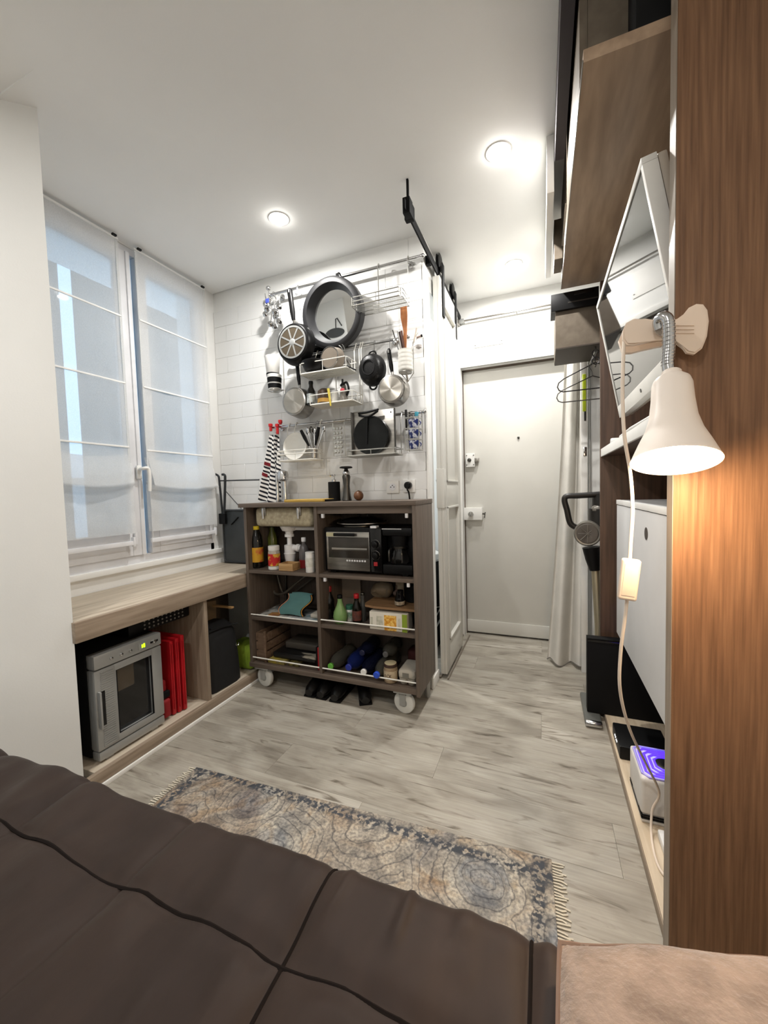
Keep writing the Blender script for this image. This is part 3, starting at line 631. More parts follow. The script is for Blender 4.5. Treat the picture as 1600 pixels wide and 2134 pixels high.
# ---- oven with coffee maker
OY = 1.765
oa = W(678, 1100, OY); ob = W(772, 1100, OY); oc = W(858, 1100, OY); zo0 = Z1; zo1 = W(720, 1099, OY).z
t = thing('mini_oven', 'black mini oven with built-in coffee maker in the cart', 'oven', ((oa.x+oc.x)/2, 1.86, Z1))
XO0, XO1, XO2 = oa.x-.008, ob.x-.004, oc.x
obj('housing', MB().box((XO0, OY, Z1+.012), (XO1+.06, 1.985, zo1), .008), BLACK, t)
obj('foot', MB().box((XO0+.02, OY+.02, Z1), (XO0+.05, OY+.05, Z1+.012)).box((XO2-.06, OY+.02, Z1), (XO2-.03, OY+.05, Z1+.012)), BLACK, t)
D_ = obj('door', MB().box((XO0+.018, OY-.012, Z1+.022), (XO1, OY-.001, zo1-.022), .003), STEEL, t)
obj('pane', MB().box((XO0+.03, OY-.0145, Z1+.085), (XO1-.004, OY-.0122, zo1-.048), .001), mat('oven_glass', S(58, 54, 49), .12, col2=S(46, 43, 40)), D_)
obj('reflection_strip', MB().box((XO0+.05, OY-.0165, Z1+.124), (XO1-.012, OY-.0147, Z1+.136), .0005), STEEL, D_, label='pale strip on the oven door glass standing in for a reflection')  # reflection on the glass built as a pale steel strip in front of it
obj('handle', MB().box((XO0+.07, OY-.034, zo1-.042), (XO1-.07, OY-.026, zo1-.026), .004).box((XO0+.08, OY-.028, zo1-.04), (XO0+.09, OY-.012, zo1-.03)).box((XO1-.09, OY-.028, zo1-.04), (XO1-.08, OY-.012, zo1-.03)), BLACK, D_)
obj('sticker', MB().box((XO0+.019, OY-.0135, zo1-.046), (XO0+.066, OY-.0122, zo1-.026)), mat('cream_sticker', S(190, 184, 150), .6), D_)
lt = MB()
for i in range(8): lt.box((XO0+.13+i*.014, OY-.0135, Z1+.068), (XO0+.139+i*.014, OY-.0122, Z1+.076))
obj('lettering', lt, PVC, D_)
pn = obj('control_panel', MB().box((XO1+.002, OY-.008, Z1+.018), (XO1+.062, OY+.01, zo1-.004), .004), BLACKG, t)
for z in (zo1-.082, zo1-.136):
    k_ = obj('dial', MB().lathe([(.017, 0), (.015, -.014), (.012, -.016)], (XO1+.03, OY-.008, z), (0, 1, 0)), BLACK, pn)
    obj('dial_ring', MB().tube(arc((XO1+.03, OY-.009, z), .0225, 0, 345, 24), .0014, 6), STEELD, k_)
obj('switch', MB().box((XO1+.02, OY-.012, Z1+.05), (XO1+.04, OY-.008, Z1+.07), .002), mat('red_switch', S(170, 40, 44), .4), pn)
obj('top_light', MB().box((XO1+.004, OY-.006, zo1-.003), (XO1+.036, OY+.03, zo1+.008), .001), PVC, t)
obj('hot_plate', MB().lathe([(.1, 0), (.1, .006), (.094, .012), (.02, .015)], (XO0+.15, 1.875, zo1)), STEELD, t)
cm = obj('coffee_maker', MB().box((XO1+.064, OY+.07, Z1+.012), (XO2, 1.985, zo1), .01).box((XO1+.064, OY-.004, zo1-.04), (XO2, OY+.08, zo1), .01).box((XO1+.064, OY-.004, Z1+.012), (XO2, OY+.08, Z1+.06), .008), BLACK, t)
obj('rim', MB().box((XO1+.066, OY-.008, zo1-.008), (XO2-.05, OY-.002, zo1-.003)), CHROME, cm)
gx = (XO1+.064+XO2)/2
obj('carafe', MB().lathe([(.04, 0), (.046, .006), (.048, .03), (.04, .06), (.036, .075)], (gx, OY+.036, Z1+.062), n=24), mat('coffee_glass', (.5, .5, .5, 1), .05, trans=1.), cm)
obj('carafe_band', MB().lathe([(.0375, .074), (.0385, .076), (.0385, .084), (.036, .086)], (gx, OY+.036, Z1+.062)).tube(smoothpath([(gx-.03, OY, Z1+.14), (gx-.03, OY-.03, Z1+.13), (gx-.03, OY-.03, Z1+.08)], 4), .005), STEELD, cm)
obj('filter_basket', MB().lathe([(.028, 0), (.038, .06), (.04, .075)], (gx, OY+.036, zo1-.115), n=24), BLACKM, cm)
# pan lid lying on the oven
lx = XO0+.17
t = thing('wok_cover', 'black domed wok cover lying on top of the mini oven', 'cover', (lx, 1.875, zo1+.016))
obj('dome', MB().lathe([(.13, 0), (.132, .004), (.11, .018), (.06, .03), (.01, .034)], (lx, 1.875, zo1+.016), n=32), BLACKG, t)
obj('rim', MB().lathe([(.128, -.001), (.134, 0), (.134, .004), (.13, .006)], (lx, 1.875, zo1+.016), n=40, cap=False), STEEL, t)
obj('knob', MB().tube(arc((lx+.02, 1.84, zo1+.052), .026, 0, 180, 14), .006), BLACK, t)
# ---- middle left compartment: hoses, papers, oven mitt, packet
HOSE = mat('steel_hose', S(120, 114, 104), .4, .5, col2=S(96, 92, 84), scale=220)
def hose(name, lab, pts, r): tag(obj(name, MB().tube(smoothpath([W(a, b, Y) for a, b, Y in pts], 6), r, 10), HOSE), lab, 'hose', 'flexible hoses behind the cart shelves')
hose('flexible_hose', 'braided hose looping lowest behind the oven mitt', [(566, 1198, 1.96), (567, 1220, 1.95), (574, 1237, 1.94), (592, 1236, 1.93), (615, 1217, 1.93), (640, 1198, 1.95)], .007)
hose('flexible_hose', 'braided hose running higher towards the cart divider', [(578, 1198, 1.975), (582, 1215, 1.97), (590, 1234, 1.965), (612, 1234, 1.96), (632, 1220, 1.96), (654, 1203, 1.965)], .006)
tag(obj('water_pipe', MB().cyl(W(595, 1196, 1.98), W(596, 1260, 1.98), .006), STEELD), 'grey vertical pipe behind the hoses', 'pipe')
MAG = mat('magazine_print', S(196, 196, 190), .45, col2=S(90, 96, 96), scale=22, lo=.42, hi=.62)
MAG2 = mat('magazine_print_blue', S(206, 210, 212), .45, col2=S(130, 150, 156), scale=18, lo=.42, hi=.62)
Z2t = Z2+.001
def sheet(name, lab, x0, x1, y0, y1, z, h, m, rot=0., cat='magazine'):
    M = Matrix.Translation(((x0+x1)/2, (y0+y1)/2, 0)) @ Matrix.Rotation(rot, 4, 'Z')
    return tag(obj(name, MB().box((-(x1-x0)/2, -(y1-y0)/2, z), ((x1-x0)/2, (y1-y0)/2, z+h), .001, 1, M), m), lab, cat)
xa = CX0+T+.015
sheet('magazine', 'printed magazine at the left under the teal mitt', xa+.02, xa+.23, 1.765, 1.93, Z2t, .008, MAG, .08)
sheet('magazine', 'pale blue magazine at the right under the teal mitt', XDV-.215, XDV-.03, 1.752, 1.92, Z2t+.0, .006, MAG2, -.04)
sheet('postcard', 'orange and brown card at the left of the teal mitt', xa+.085, xa+.15, 1.75, 1.80, Z2t+.009, .004, mat('orange_card', S(196, 150, 84), .5, col2=S(140, 90, 60), scale=20), .2, 'card')
TEAL = mat('teal_quilt', S(86, 128, 126), .85, col2=S(76, 116, 116), bump=.15, bscale=70)
pa_ = W(582, 1280, 1.765); pb_ = W(626, 1282, 1.765); ph = W(612, 1238, 1.80)
t = thing('oven_mitt', 'teal oven mitt with black and orange piping standing on magazines', 'oven mitt', ((pa_.x+pb_.x)/2, 1.79, Z2+.014))
xl, xr = pa_.x, pb_.x
def mit(u, v, dy=0.):
    z = Z2+.016+(.105)*v; s = .022*math.sin(math.pi*(v-.1))*1.0
    return Vector((xl+(xr-xl)*u+.025*v+s*(-.5+v)*1.6+.012*math.sin(2*math.pi*v)*-1, 1.768+.05*v+dy-.012*math.sin(math.pi*u)*math.sin(math.pi*v), z+.006*math.sin(math.pi*u)))
g = MB().grid(lambda u, v: mit(u, v), 12, 12); g2 = MB().grid(lambda u, v: mit(u, v, .028+.0*u), 12, 12)
obj('front', g, TEAL, t, ang=180); obj('back', g2, TEAL, t, ang=180)
for s_, u in (('left', 0), ('right', 1)):
    e = MB().tube([mit(u, k/12, .013)+Vector(((-.003, .003)[u], 0, 0)) for k in range(13)], .011, 8, flat=.45)
    obj('side_gusset', e, BLACKM, t)
    obj('piping', MB().tube([mit(u, k/12, .0)+Vector(((-.005, .006)[u], .002, 0)) for k in range(13)], .0022, 6), mat('orange_piping' if u else 'pink_piping', S(204, 140, 50) if u else S(200, 140, 110), .7), t)
t = tag(obj('towel_packet', MB().box((XDV-.085, 1.775, Z2+.008), (XDV-.018, 1.88, Z2+.034), .012, 3), mat('white_packet', S(206, 200, 186), .5, col2=S(176, 170, 158))), 'small white packet beside the teal mitt', 'packet')
# ---- middle right compartment
x = W(684, 1285, 1.82).x
bottle('wine_bottle', 'dark bottle with red cap at the left of the green bottle', 'bottle', x, 1.84, Z2, [(.024, 0), (.026, .004), (.026, .10), (.012, .13), (.011, .15)], DARKG, (('cap', cap(.0125, .145, .175), mat('red_cap', S(150, 30, 32), .4)),))
LG = mat('jade_ceramic', S(126, 160, 100), .3, col2=S(112, 146, 88))
x = W(708, 1290, 1.775).x
bottle('green_bottle', 'pale green gourd-shaped bottle with black stopper', 'bottle', x, 1.782, Z2, [(.024, 0), (.033, .01), (.037, .035), (.034, .06), (.02, .09), (.012, .115), (.0115, .13)], LG, (('stopper', cap(.014, .13, .148), BLACK),))
x = W(727, 1282, 1.82).x
bottle('green_jar', 'small white and green jar behind the green bottle', 'jar', x, 1.83, Z2, [(.018, 0), (.02, .003), (.02, .06), (.018, .064)], WHITE, (('label', band(.0203, .012, .05), mat('green_label', S(60, 120, 84), .5, col2=S(210, 216, 206), scale=40)), ('cap', cap(.0205, .063, .085), mat('green_cap', S(56, 110, 88), .5))))
x = W(742, 1290, 1.79).x
bottle('soy_sauce_bottle', 'slim dark bottle with red cap left of the white box', 'bottle', x, 1.80, Z2, [(.021, 0), (.023, .004), (.023, .085), (.0125, .115), (.012, .135)], DARKG, (('label', band(.0234, .02, .07), mat('dark_label', S(70, 50, 46), .5, col2=S(120, 60, 50), scale=40)), ('cap', cap(.0135, .133, .155), mat('red_cap2', S(168, 20, 30), .4))))
x = W(754, 1285, 1.83).x
bottle('glass_bottle', 'clear slim bottle beside the dark red-capped bottle', 'bottle', x, 1.845, Z2, [(.016, 0), (.017, .003), (.017, .09), (.01, .11), (.01, .14)], mat('grey_glass', S(80, 80, 78), .1), (('cap', cap(.011, .138, .15), STEELD),))
bx0, bx1 = W(757, 1268, 1.77).x, CX1-T-.002
tag(obj('cutting_board', MB().prism([(bx0, 1.79, Z2+.103), (bx0+.012, 1.765, Z2+.103), (bx0+.07, 1.75, Z2+.103), (bx1, 1.75, Z2+.103), (bx1, 1.985, Z2+.103), (bx0, 1.985, Z2+.103)], (0, 0, .011)), mat('board_wood', S(140, 108, 76), .5, col2=S(116, 88, 60), stretch=(1, 8, 8))), 'wooden board laid as a raised shelf above the white box', 'board')
a, b_ = W(770, 1303, 1.745), W(848, 1303, 1.745)
zb0, zb1 = Z2+.0, W(800, 1275, 1.745).z
t = thing('food_box', 'white and orange food box under the wooden board', 'box', ((a.x+b_.x)/2, 1.78, zb0))
obj('carton', MB().box((a.x, 1.747, zb0+.001), (b_.x, 1.83, zb0+.088), .001, 1), mat('white_carton', S(222, 218, 206), .5), t)
wd = b_.x-a.x
obj('picture', MB().box((a.x+wd*.40, 1.7455, zb0+.002), (a.x+wd*.72, 1.747, zb0+.076)), mat('noodle_photo', S(206, 140, 40), .5, col2=S(236, 200, 110), scale=60, lo=.42, hi=.6), t)
obj('green_band', MB().box((a.x+wd*.87, 1.7455, zb0+.001), (b_.x, 1.747, zb0+.087)), mat('green_print', S(134, 156, 50), .5), t)
obj('print_block', MB().box((a.x+wd*.03, 1.746, zb0+.02), (a.x+wd*.09, 1.747, zb0+.06)).box((a.x+wd*.19, 1.746, zb0+.012), (a.x+wd*.36, 1.747, zb0+.068)).box((a.x+wd*.77, 1.746, zb0+.012), (a.x+wd*.83, 1.747, zb0+.066)), mat('grey_print', S(176, 176, 160), .6, col2=S(206, 204, 190), scale=60), t)
tag(obj('spice_packet', MB().box((bx0+.03, 1.90, Z2+.001), (bx1-.01, 1.97, Z2+.08), .006), BLACKM), 'black box behind the white food box', 'box')
jx, jz = W(833, 1262, 1.80).x, Z2+.114
t = thing('honey_jar', 'dark glass jar with bulging lid on the wooden board', 'jar', (jx, 1.80, jz))
obj('body', MB().lathe([(.02, 0), (.023, .004), (.024, .035), (.018, .052), (.02, .062), (.02, .075)], (jx, 1.80, jz)), BLACKG, t)
obj('label', MB().lathe(band(.0243, .006, .024), (jx, 1.80, jz)), mat('cream_label', S(176, 164, 142), .6, col2=S(120, 106, 90), scale=60), t)
obj('ribbon', MB().ball((jx-.02, 1.795, jz+.06), .012).ball((jx-.012, 1.79, jz+.072), .008).cyl((jx-.012, 1.79, jz+.07), (jx-.012, 1.79, jz+.1), .004), mat('dark_ribbon', S(54, 40, 34), .7), t)
tag(obj('cooking_pot', MB().lathe([(.045, 0), (.05, .006), (.05, .07), (.045, .085)], (jx+.045, 1.9, jz), n=28), BLACKM), 'black pot behind the dark glass jar', 'pot')
tag(obj('recipe_card', MB().box((jx-.065, 1.925, jz), (jx-.02, 1.93, jz+.095), .001), mat('cream_card', S(170, 158, 136), .6, col2=S(130, 110, 90), scale=25)), 'cream card upright behind the dark glass jar', 'card')
bagm = mat('beige_plastic_bag', S(140, 126, 106), .5, col2=S(104, 92, 76), bump=.5, bscale=30)
bg = MB().ball((jx-.14, 1.92, jz+.04), .055, 1.1, .7, .8, 20)
for v in bg.bm.verts: v.co += Vector((1, .6, 1))*(.012*fbm(v.co.x*30, v.co.y*30, v.co.z*30))
tag(obj('plastic_bag', bg, bagm), 'crumpled beige bag on the wooden board', 'bag')
tag(obj('carton_sheet', MB().box((W(700, 1215, 1.985).x, 1.975, Z2+.0), (W(752, 1215, 1.985).x, 1.982, Z1-T-.01)), mat('grey_card', S(140, 126, 112), .7)), 'grey cardboard sheet standing behind the bottles', 'card')
# ---- bottom left compartment
ZB = CB+.0255
CRATE = mat('crate_wood', S(120, 98, 80), .6, col2=S(98, 78, 62), stretch=(1, 8, 8))
cx0, cx1 = CX0+T+.004, W(556, 1350, 1.76).x
t = thing('wooden_crate', 'low wooden crate at the left of the bottom shelf', 'crate', ((cx0+cx1)/2, 1.87, ZB))
for i in range(3): obj('slat', MB().box((cx0, 1.76, ZB+.012+i*.052), (cx0+.01, 1.985, ZB+.056+i*.052), .001), CRATE, t); obj('slat', MB().box((cx1-.01, 1.76, ZB+.012+i*.052), (cx1, 1.985, ZB+.056+i*.052), .001), CRATE, t)
obj('slat', MB().box((cx0+.0105, 1.76, ZB+.02), (cx1-.0105, 1.77, ZB+.16), .001), CRATE, t)
obj('bottom', MB().box((cx0, 1.76, ZB+.001), (cx1, 1.985, ZB+.0115)), CRATE, t)
obj('post', MB().box((cx1-.012, 1.748, ZB+.001), (cx1+.002, 1.7595, ZB+.175), .001), CRATE, t)
xk0, xk1 = cx1+.01, XDV-.045
tag(obj('yellow_packet', MB().box((xk0, 1.75, ZB), (xk0+.11, 1.84, ZB+.022), .006), mat('yellow_pack', S(186, 166, 60), .5, col2=S(150, 140, 90), scale=30)), 'flat yellow packet at the bottom of the cart', 'packet')
tag(obj('food_packet', MB().box((xk0+.13, 1.755, ZB), (xk0+.2, 1.84, ZB+.018), .005), mat('olive_pack', S(140, 128, 70), .5, col2=S(60, 56, 44), scale=40)), 'small olive packet beside the yellow packet', 'packet')
tag(obj('black_pouch', MB().box((xk0+.02, 1.77, ZB+.026), (xk1-.012, 1.93, ZB+.058), .01, 3), mat('black_pouch', S(24, 24, 24), .35, col2=S(150, 144, 130), scale=5, lo=.58, hi=.6, stretch=(.7, 3, 3))), 'black pouch with pale stripes lying on the packets', 'pouch')
tag(obj('grey_pouch', MB().box((xk0+.06, 1.83, ZB+.06), (xk1-.014, 1.97, ZB+.1), .012, 3), mat('grey_pouch', S(70, 66, 60), .5)), 'grey pouch lying on the black pouch', 'pouch')
tag(obj('black_box', MB().box((xk1-.008, 1.77, ZB), (XDV-.037, 1.95, ZB+.118), .003), BLACKM), 'upright black box against the red box', 'box')
t = thing('red_box', 'red box standing against the cart divider on the bottom shelf', 'box', (XDV-.022, 1.85, ZB))
obj('carton', MB().box((XDV-.035, 1.76, ZB), (XDV-.0095, 1.95, ZB+.122), .001), mat('red_carton', S(172, 26, 34), .5), t)
obj('print', MB().box((XDV-.024, 1.7592, ZB+.028), (XDV-.016, 1.76, ZB+.06)), PVC, t)
# ---- bottom right compartment: bottles lying down, jar, egg box
def lying(name, lab, x, y0, z, r, ln, m, capm, tilt=0., yaw=0.):
    ax = Vector((math.sin(yaw), -math.cos(yaw), -math.tan(tilt))).normalized()
    c = Vector((x, y0+ln, z))-Vector((0, 0, 0))
    t = thing(name, lab, 'bottle', (x, y0+ln, ZB))
    obj('body', MB().lathe([(r*.6, 0), (r, .015), (r, ln*.3), (r*.94, ln*.4), (r, ln*.5), (r, ln*.66), (r*.8, ln*.8), (r*.36, ln*.93), (r*.34, ln*.96)], c, ax, 24), m, t)
    obj('cap', MB().lathe([(r*.4, ln*.95), (r*.42, ln*.955), (r*.42, ln*1.0), (r*.36, ln*1.01)], c, ax, 18), capm, t)
BLUEG = mat('blue_bottle', S(26, 38, 92), .12, col2=S(20, 30, 76)); CLR = mat('clear_pet', S(74, 72, 66), .12, col2=S(60, 60, 56)); NAVY = mat('navy_bottle', S(16, 20, 40), .2)
xs = [W(p, 1390, 1.80).x for p in (700, 735, 768, 800)]
lying('water_bottle', 'clear bottle with lime green cap lying on the bottom shelf', xs[0], 1.742, ZB+.04, .038, .24, CLR, mat('lime_cap', S(96, 170, 60), .4))
lying('water_bottle', 'bright blue bottle with blue cap lying second from the left', xs[1], 1.75, ZB+.045, .042, .235, BLUEG, mat('blue_cap', S(36, 52, 150), .4))
lying('water_bottle', 'navy bottle with white cap lying in the middle of the bottom shelf', xs[2], 1.735, ZB+.04, .037, .25, NAVY, WHITE)
lying('water_bottle', 'dark bottle with bright blue cap lying behind the cream jar', xs[3]-.01, 1.722, ZB+.042, .039, .265, CLR, mat('blue_cap2', S(40, 80, 200), .4))
lying('water_bottle', 'dark blue bottle lying on top of the row', (xs[1]+xs[2])/2+.01, 1.80, ZB+.108, .036, .18, NAVY, mat('navy_cap', S(20, 26, 60), .4))
lying('water_bottle', 'grey bottle lying on top behind the cream jar', xs[3]+.005, 1.81, ZB+.112, .036, .17, CLR, mat('grey_cap', S(90, 90, 90), .4))
x = W(813, 1405, 1.765).x
bottle('cream_jar', 'glass jar with dark lid and cream paper label on the bottom shelf', 'jar', x, 1.772, ZB, [(.03, 0), (.034, .004), (.034, .07), (.03, .078)], mat('cream_glass', S(150, 130, 104), .15), (('label', band(.0345, .016, .06), mat('cream_paper', S(196, 180, 152), .6, col2=S(176, 158, 130), scale=30)), ('lid', cap(.033, .077, .092), mat('dark_lid', S(70, 50, 40), .4)), ('lid_top', cap(.03, .0915, .0935), mat('cream_lid', S(206, 194, 160), .5))))
for i, (dx, dz, h_, w_) in enumerate(((-.018, .032, .024, .003), (-.0135, .032, .003, .009), (-.0135, .053, .003, .009), (-.0065, .032, .024, .003), (.004, .032, .024, .003), (.004, .053, .003, .009))):
    pass
jx_, jy_ = x, 1.772-.0362
pr_m = MB().box((jx_-.017, jy_, ZB+.03), (jx_-.0145, jy_+.0015, ZB+.048)).box((jx_-.017, jy_, ZB+.03), (jx_-.009, jy_+.0015, ZB+.0325)).tube(arc((jx_+.0, jy_+.0005, ZB+.039), .0075, 0, 340, 16), .0013, 5, closed=True).tube(arc((jx_+.017, jy_+.002, ZB+.039), .0075, 110, 250, 8), .0013, 5)
obj('print', pr_m, mat('brown_print', S(90, 70, 54), .7), [o for o in bpy.data.objects if o.name == 'cream_jar'][0])
x = W(849, 1408, 1.765).x
EGG = mat('white_pulp', S(190, 184, 172), .9, col2=S(160, 154, 142), bump=.3, bscale=80)
t = thing('egg_carton', 'off-white pulp egg carton at the right of the bottom shelf', 'egg carton', (x, 1.79, ZB))
eb = MB()
for dx in (-.02, .02):
    for dy in (-.02, .03, .08): eb.lathe([(.014, 0), (.02, .012), (.023, .03)], (x+dx, 1.79+dy, ZB+.001), n=14)
obj('cup', eb, EGG, t)
obj('lid', MB().box((x-.045, 1.748, ZB+.028), (x+.045, 1.89, ZB+.075), .022, 4), EGG, t)
obj('label', MB().box((x-.02, 1.7465, ZB+.04), (x+.012, 1.7485, ZB+.062)), mat('grey_label', S(120, 118, 110), .7), t)
tag(obj('onion_net', MB().box((x-.05, 1.9, ZB), (x+.05, 1.98, ZB+.12), .03, 3), mat('dark_red_net', S(74, 30, 28), .8, col2=S(50, 20, 20), bump=.4, bscale=60)), 'dark red net behind the egg carton', 'net')
# ---- black shoes under the cart
LEA = mat('black_leather', S(12, 12, 13), .35)
def shoe(lab, px, py, y, rot):
    p = at(px, py, 'Z', 0); c = Vector((p.x, p.y+.1, 0))
    t = thing('black_shoe', lab, 'shoe', c, 'black shoes under the cart')
    R_ = Matrix.Translation(c) @ Matrix.Rotation(rot, 4, 'Z')
    rs = []
    for k in range(11):
        u = k/10; yy = -.12+.24*u
        wd_ = .036*(1-.25*abs(u-.25))*(.7 if k == 0 else 1)*(.85+.15*math.cos((u-.3)*4)); h_ = [.036, .054, .062, .068, .076, .085, .092, .095, .094, .09, .07][k]
        ring = []
        for j in range(16):
            a = 2*math.pi*j/16; ring.append(R_ @ Vector((wd_*math.cos(a), yy, .010+h_*.5*(1+math.sin(a))*(1-.15*abs(math.cos(a))))))
        rs.append(ring)
    obj('upper', MB().rings(rs), LEA, t)
    obj('sole', MB().box((-.033, -.118, .0), (.033, .118, .011), .005, 2, R_), BLACKM, t)
shoe('leftmost black shoe under the cart', 646, 1450, 0, .04); shoe('black shoe second from the left under the cart', 672, 1455, 0, -.02)
shoe('black shoe in the middle under the cart', 699, 1461, 0, .03); shoe('rightmost black shoe under the cart with toe turned out', 742, 1466, 0, .5)
# ================================================================== ON THE WORKTOP
x = W(697, 1040, 1.93).x
t = thing('soap_dispenser', 'matte black soap dispenser with steel pump on the worktop', 'dispenser', (x, 1.93, CT))
ht = W(697, 1004, 1.93).z-CT
obj('body', MB().lathe([(.03, 0), (.033, .002), (.033, ht-.002), (.03, ht)], (x, 1.93, CT)), BLACKM, t)
obj('pump', MB().lathe([(.012, ht), (.012, ht+.012), (.005, ht+.014), (.005, ht+.03), (.009, ht+.031), (.009, ht+.042)], (x, 1.93, CT)).tube([(x, 1.93, CT+ht+.036), (x, 1.9, CT+ht+.036), (x, 1.893, CT+ht+.03)], .004), CHROME, t)
x = W(723, 1040, 1.9).x; ht = W(723, 972, 1.9).z-CT
t = thing('pepper_mill', 'tall dark pepper mill with a wide crank top', 'mill', (x, 1.9, CT))
obj('body', MB().lathe([(.024, 0), (.026, .003), (.021, .03), (.017, .08), (.02, ht*.62), (.022, ht*.7), (.017, ht*.78)], (x, 1.9, CT)), STEELD, t)
obj('collar', MB().ball((x, 1.9, CT+ht*.8), .02), CHROME, t)
obj('crank_top', MB().lathe([(.01, ht*.86), (.01, ht*.93), (.034, ht*.95), (.034, ht*.985), (.028, ht)], (x, 1.9, CT)), BLACK, t)
x = W(747, 1030, 1.9).x
t = thing('wooden_ball', 'round brown wooden salt shaker on the worktop', 'shaker', (x, 1.9, CT))
obj('ball', MB().ball((x, 1.9, CT+.0265), .0265, n=24), mat('brown_wood_ball', S(112, 74, 48), .4, col2=S(90, 58, 36)), t); obj('hole_cap', MB().lathe([(.006, .052), (.005, .0545)], (x, 1.9, CT)), STEELD, t)
a, b_ = W(596, 1038, 1.80), W(676, 1036, 1.80)
t = thing('cutting_board', 'yellow bamboo board lying across the sink', 'board', ((a.x+b_.x)/2, 1.86, CT))
obj('board', MB().box((a.x, 1.78, CT+.001), (b_.x, 1.95, CT+.015), .003), mat('bamboo', S(200, 166, 84), .5, col2=S(180, 146, 70), stretch=(1, 8, 8)), t)
obj('end_grip', MB().box((b_.x+.0005, 1.8, CT+.002), (b_.x+.012, 1.93, CT+.012), .002), BLACK, t)
# tap
x = W(592, 1040, 1.93).x; ztap = W(592, 983, 1.93).z
t = thing('kitchen_tap', 'chrome kitchen tap with a ball-shaped head behind the sink', 'tap', (x, 1.95, CT))
obj('riser', MB().cyl((x-.006, 1.95, CT), (x-.006, 1.95, ztap-.02), .013).lathe([(.02, 0), (.02, .012), (.014, .016)], (x-.006, 1.95, CT)), CHROME, t)
obj('head', MB().lathe([(.014, -.056), (.03, -.046), (.033, -.02), (.027, .0), (.01, .008)], (x+.012, 1.91, ztap)), CHROME, t)
obj('spout', MB().tube(smoothpath([(x-.006, 1.95, ztap-.03), (x-.004, 1.94, ztap-.012), (x+.006, 1.925, ztap-.01)], 4), .010), CHROME, t)
x2 = W(571, 1030, 1.93).x
tag(obj('spray_hose_pipe', MB().cyl((x2+.01, 1.95, CT), (x2+.01, 1.95, W(574, 985, 1.95).z), .010).cyl((x2+.034, 1.96, CT), (x2+.034, 1.96, W(578, 1003, 1.96).z), .005), CHROME), 'slim chrome pipe between the towel and the tap', 'pipe')
# socket and plug
a = W(819, 1015, YT-.004)
t = thing('wall_socket', 'white square wall socket above the cart', 'socket', (a.x, YT, a.z-.035))
obj('plate', MB().box((a.x-.036, YT-.014, a.z-.034), (a.x+.036, YT-.004, a.z+.034), .003), WHITE, t)
obj('well', MB().lathe([(.02, -.0142), (.0185, -.0155), (.001, -.0151)], (a.x, YT, a.z), (0, 1, 0)), PVC, t)
obj('pin_hole', MB().lathe([(.0028, -.0155), (.0028, -.0165)], (a.x-.009, YT, a.z), (0, 1, 0), 8).lathe([(.0028, -.0155), (.0028, -.0165)], (a.x+.009, YT, a.z), (0, 1, 0), 8).lathe([(.0028, -.0155), (.0028, -.0175)], (a.x, YT, a.z+.009), (0, 1, 0), 8), BLACK, t)
a = W(853, 1013, YT-.004)
t = thing('wall_socket', 'white wall socket holding the black plug', 'socket', (a.x, YT, a.z-.035)); obj('plate', MB().box((a.x-.034, YT-.014, a.z-.034), (a.x+.034, YT-.004, a.z+.034), .003), WHITE, t); obj('well', MB().lathe([(.0205, -.0145), (.019, -.0155)], (a.x, YT, a.z), (0, 1, 0)), PVC, t)
t = thing('power_plug', 'black plug with drooping cable in the wall socket', 'plug', (a.x, YT-.03, a.z-.04))
obj('head', MB().lathe([(.0185, -.016), (.02, -.02), (.019, -.04), (.012, -.048)], (a.x, YT, a.z+.004), (0, 1, 0)), BLACK, t)
obj('cable', MB().tube(smoothpath([(a.x, YT-.04, a.z), (a.x+.002, YT-.046, a.z-.02), (a.x+.008, YT-.035, a.z-.05), (a.x+.012, YT-.02, a.z-.2)], 5), .0045), BLACK, t)
# ================================================================== RAILS AND HANGING THINGS
def rail(lab, p0, p1, Y):
    a, b_ = W(*p0, Y), W(*p1, Y); z = (a.z+b_.z)/2
    t = thing('wall_rail', lab, 'rail', ((a.x+b_.x)/2, Y, z))
    obj('bar', MB().cyl((a.x, Y, z), (b_.x, Y, z), .008, n=14), CHROME, t)
    for x in (a.x, b_.x): obj('end_cap', MB().ball((x, Y, z), .011), CHROME, t)
    for x in (a.x+.05, b_.x-.08): obj('bracket', MB().cyl((x, Y, z), (x, YT+.003, z), .006).lathe([(.018, 0), (.018, -.006), (.012, -.009)], (x, YT-.003, z), (0, 1, 0)), CHROME, t)
    return a.x, b_.x, z
R1 = rail('long chrome rail highest on the tiled wall', (562, 611), (880, 538), 1.97)
R2 = rail('middle chrome rail behind the small pans', (600, 745), (850, 706), 1.985)
R3 = rail('lowest chrome rail above the worktop', (566, 889), (884, 861), 1.985)
def shook(x, Y, z, drop=.03, r=.0022):
    """S-hook over a rail at (Y, z), ending drop below"""
    return MB().tube(smoothpath([(x, Y+.012, z-.004), (x, Y+.009, z+.010), (x, Y-.004, z+.0115), (x, Y-.0125, z+.002), (x, Y-.012, z-drop*.6), (x, Y-.014, z-drop), (x, Y-.024, z-drop-.008), (x, Y-.032, z-drop+.002)], 4), r, 7)
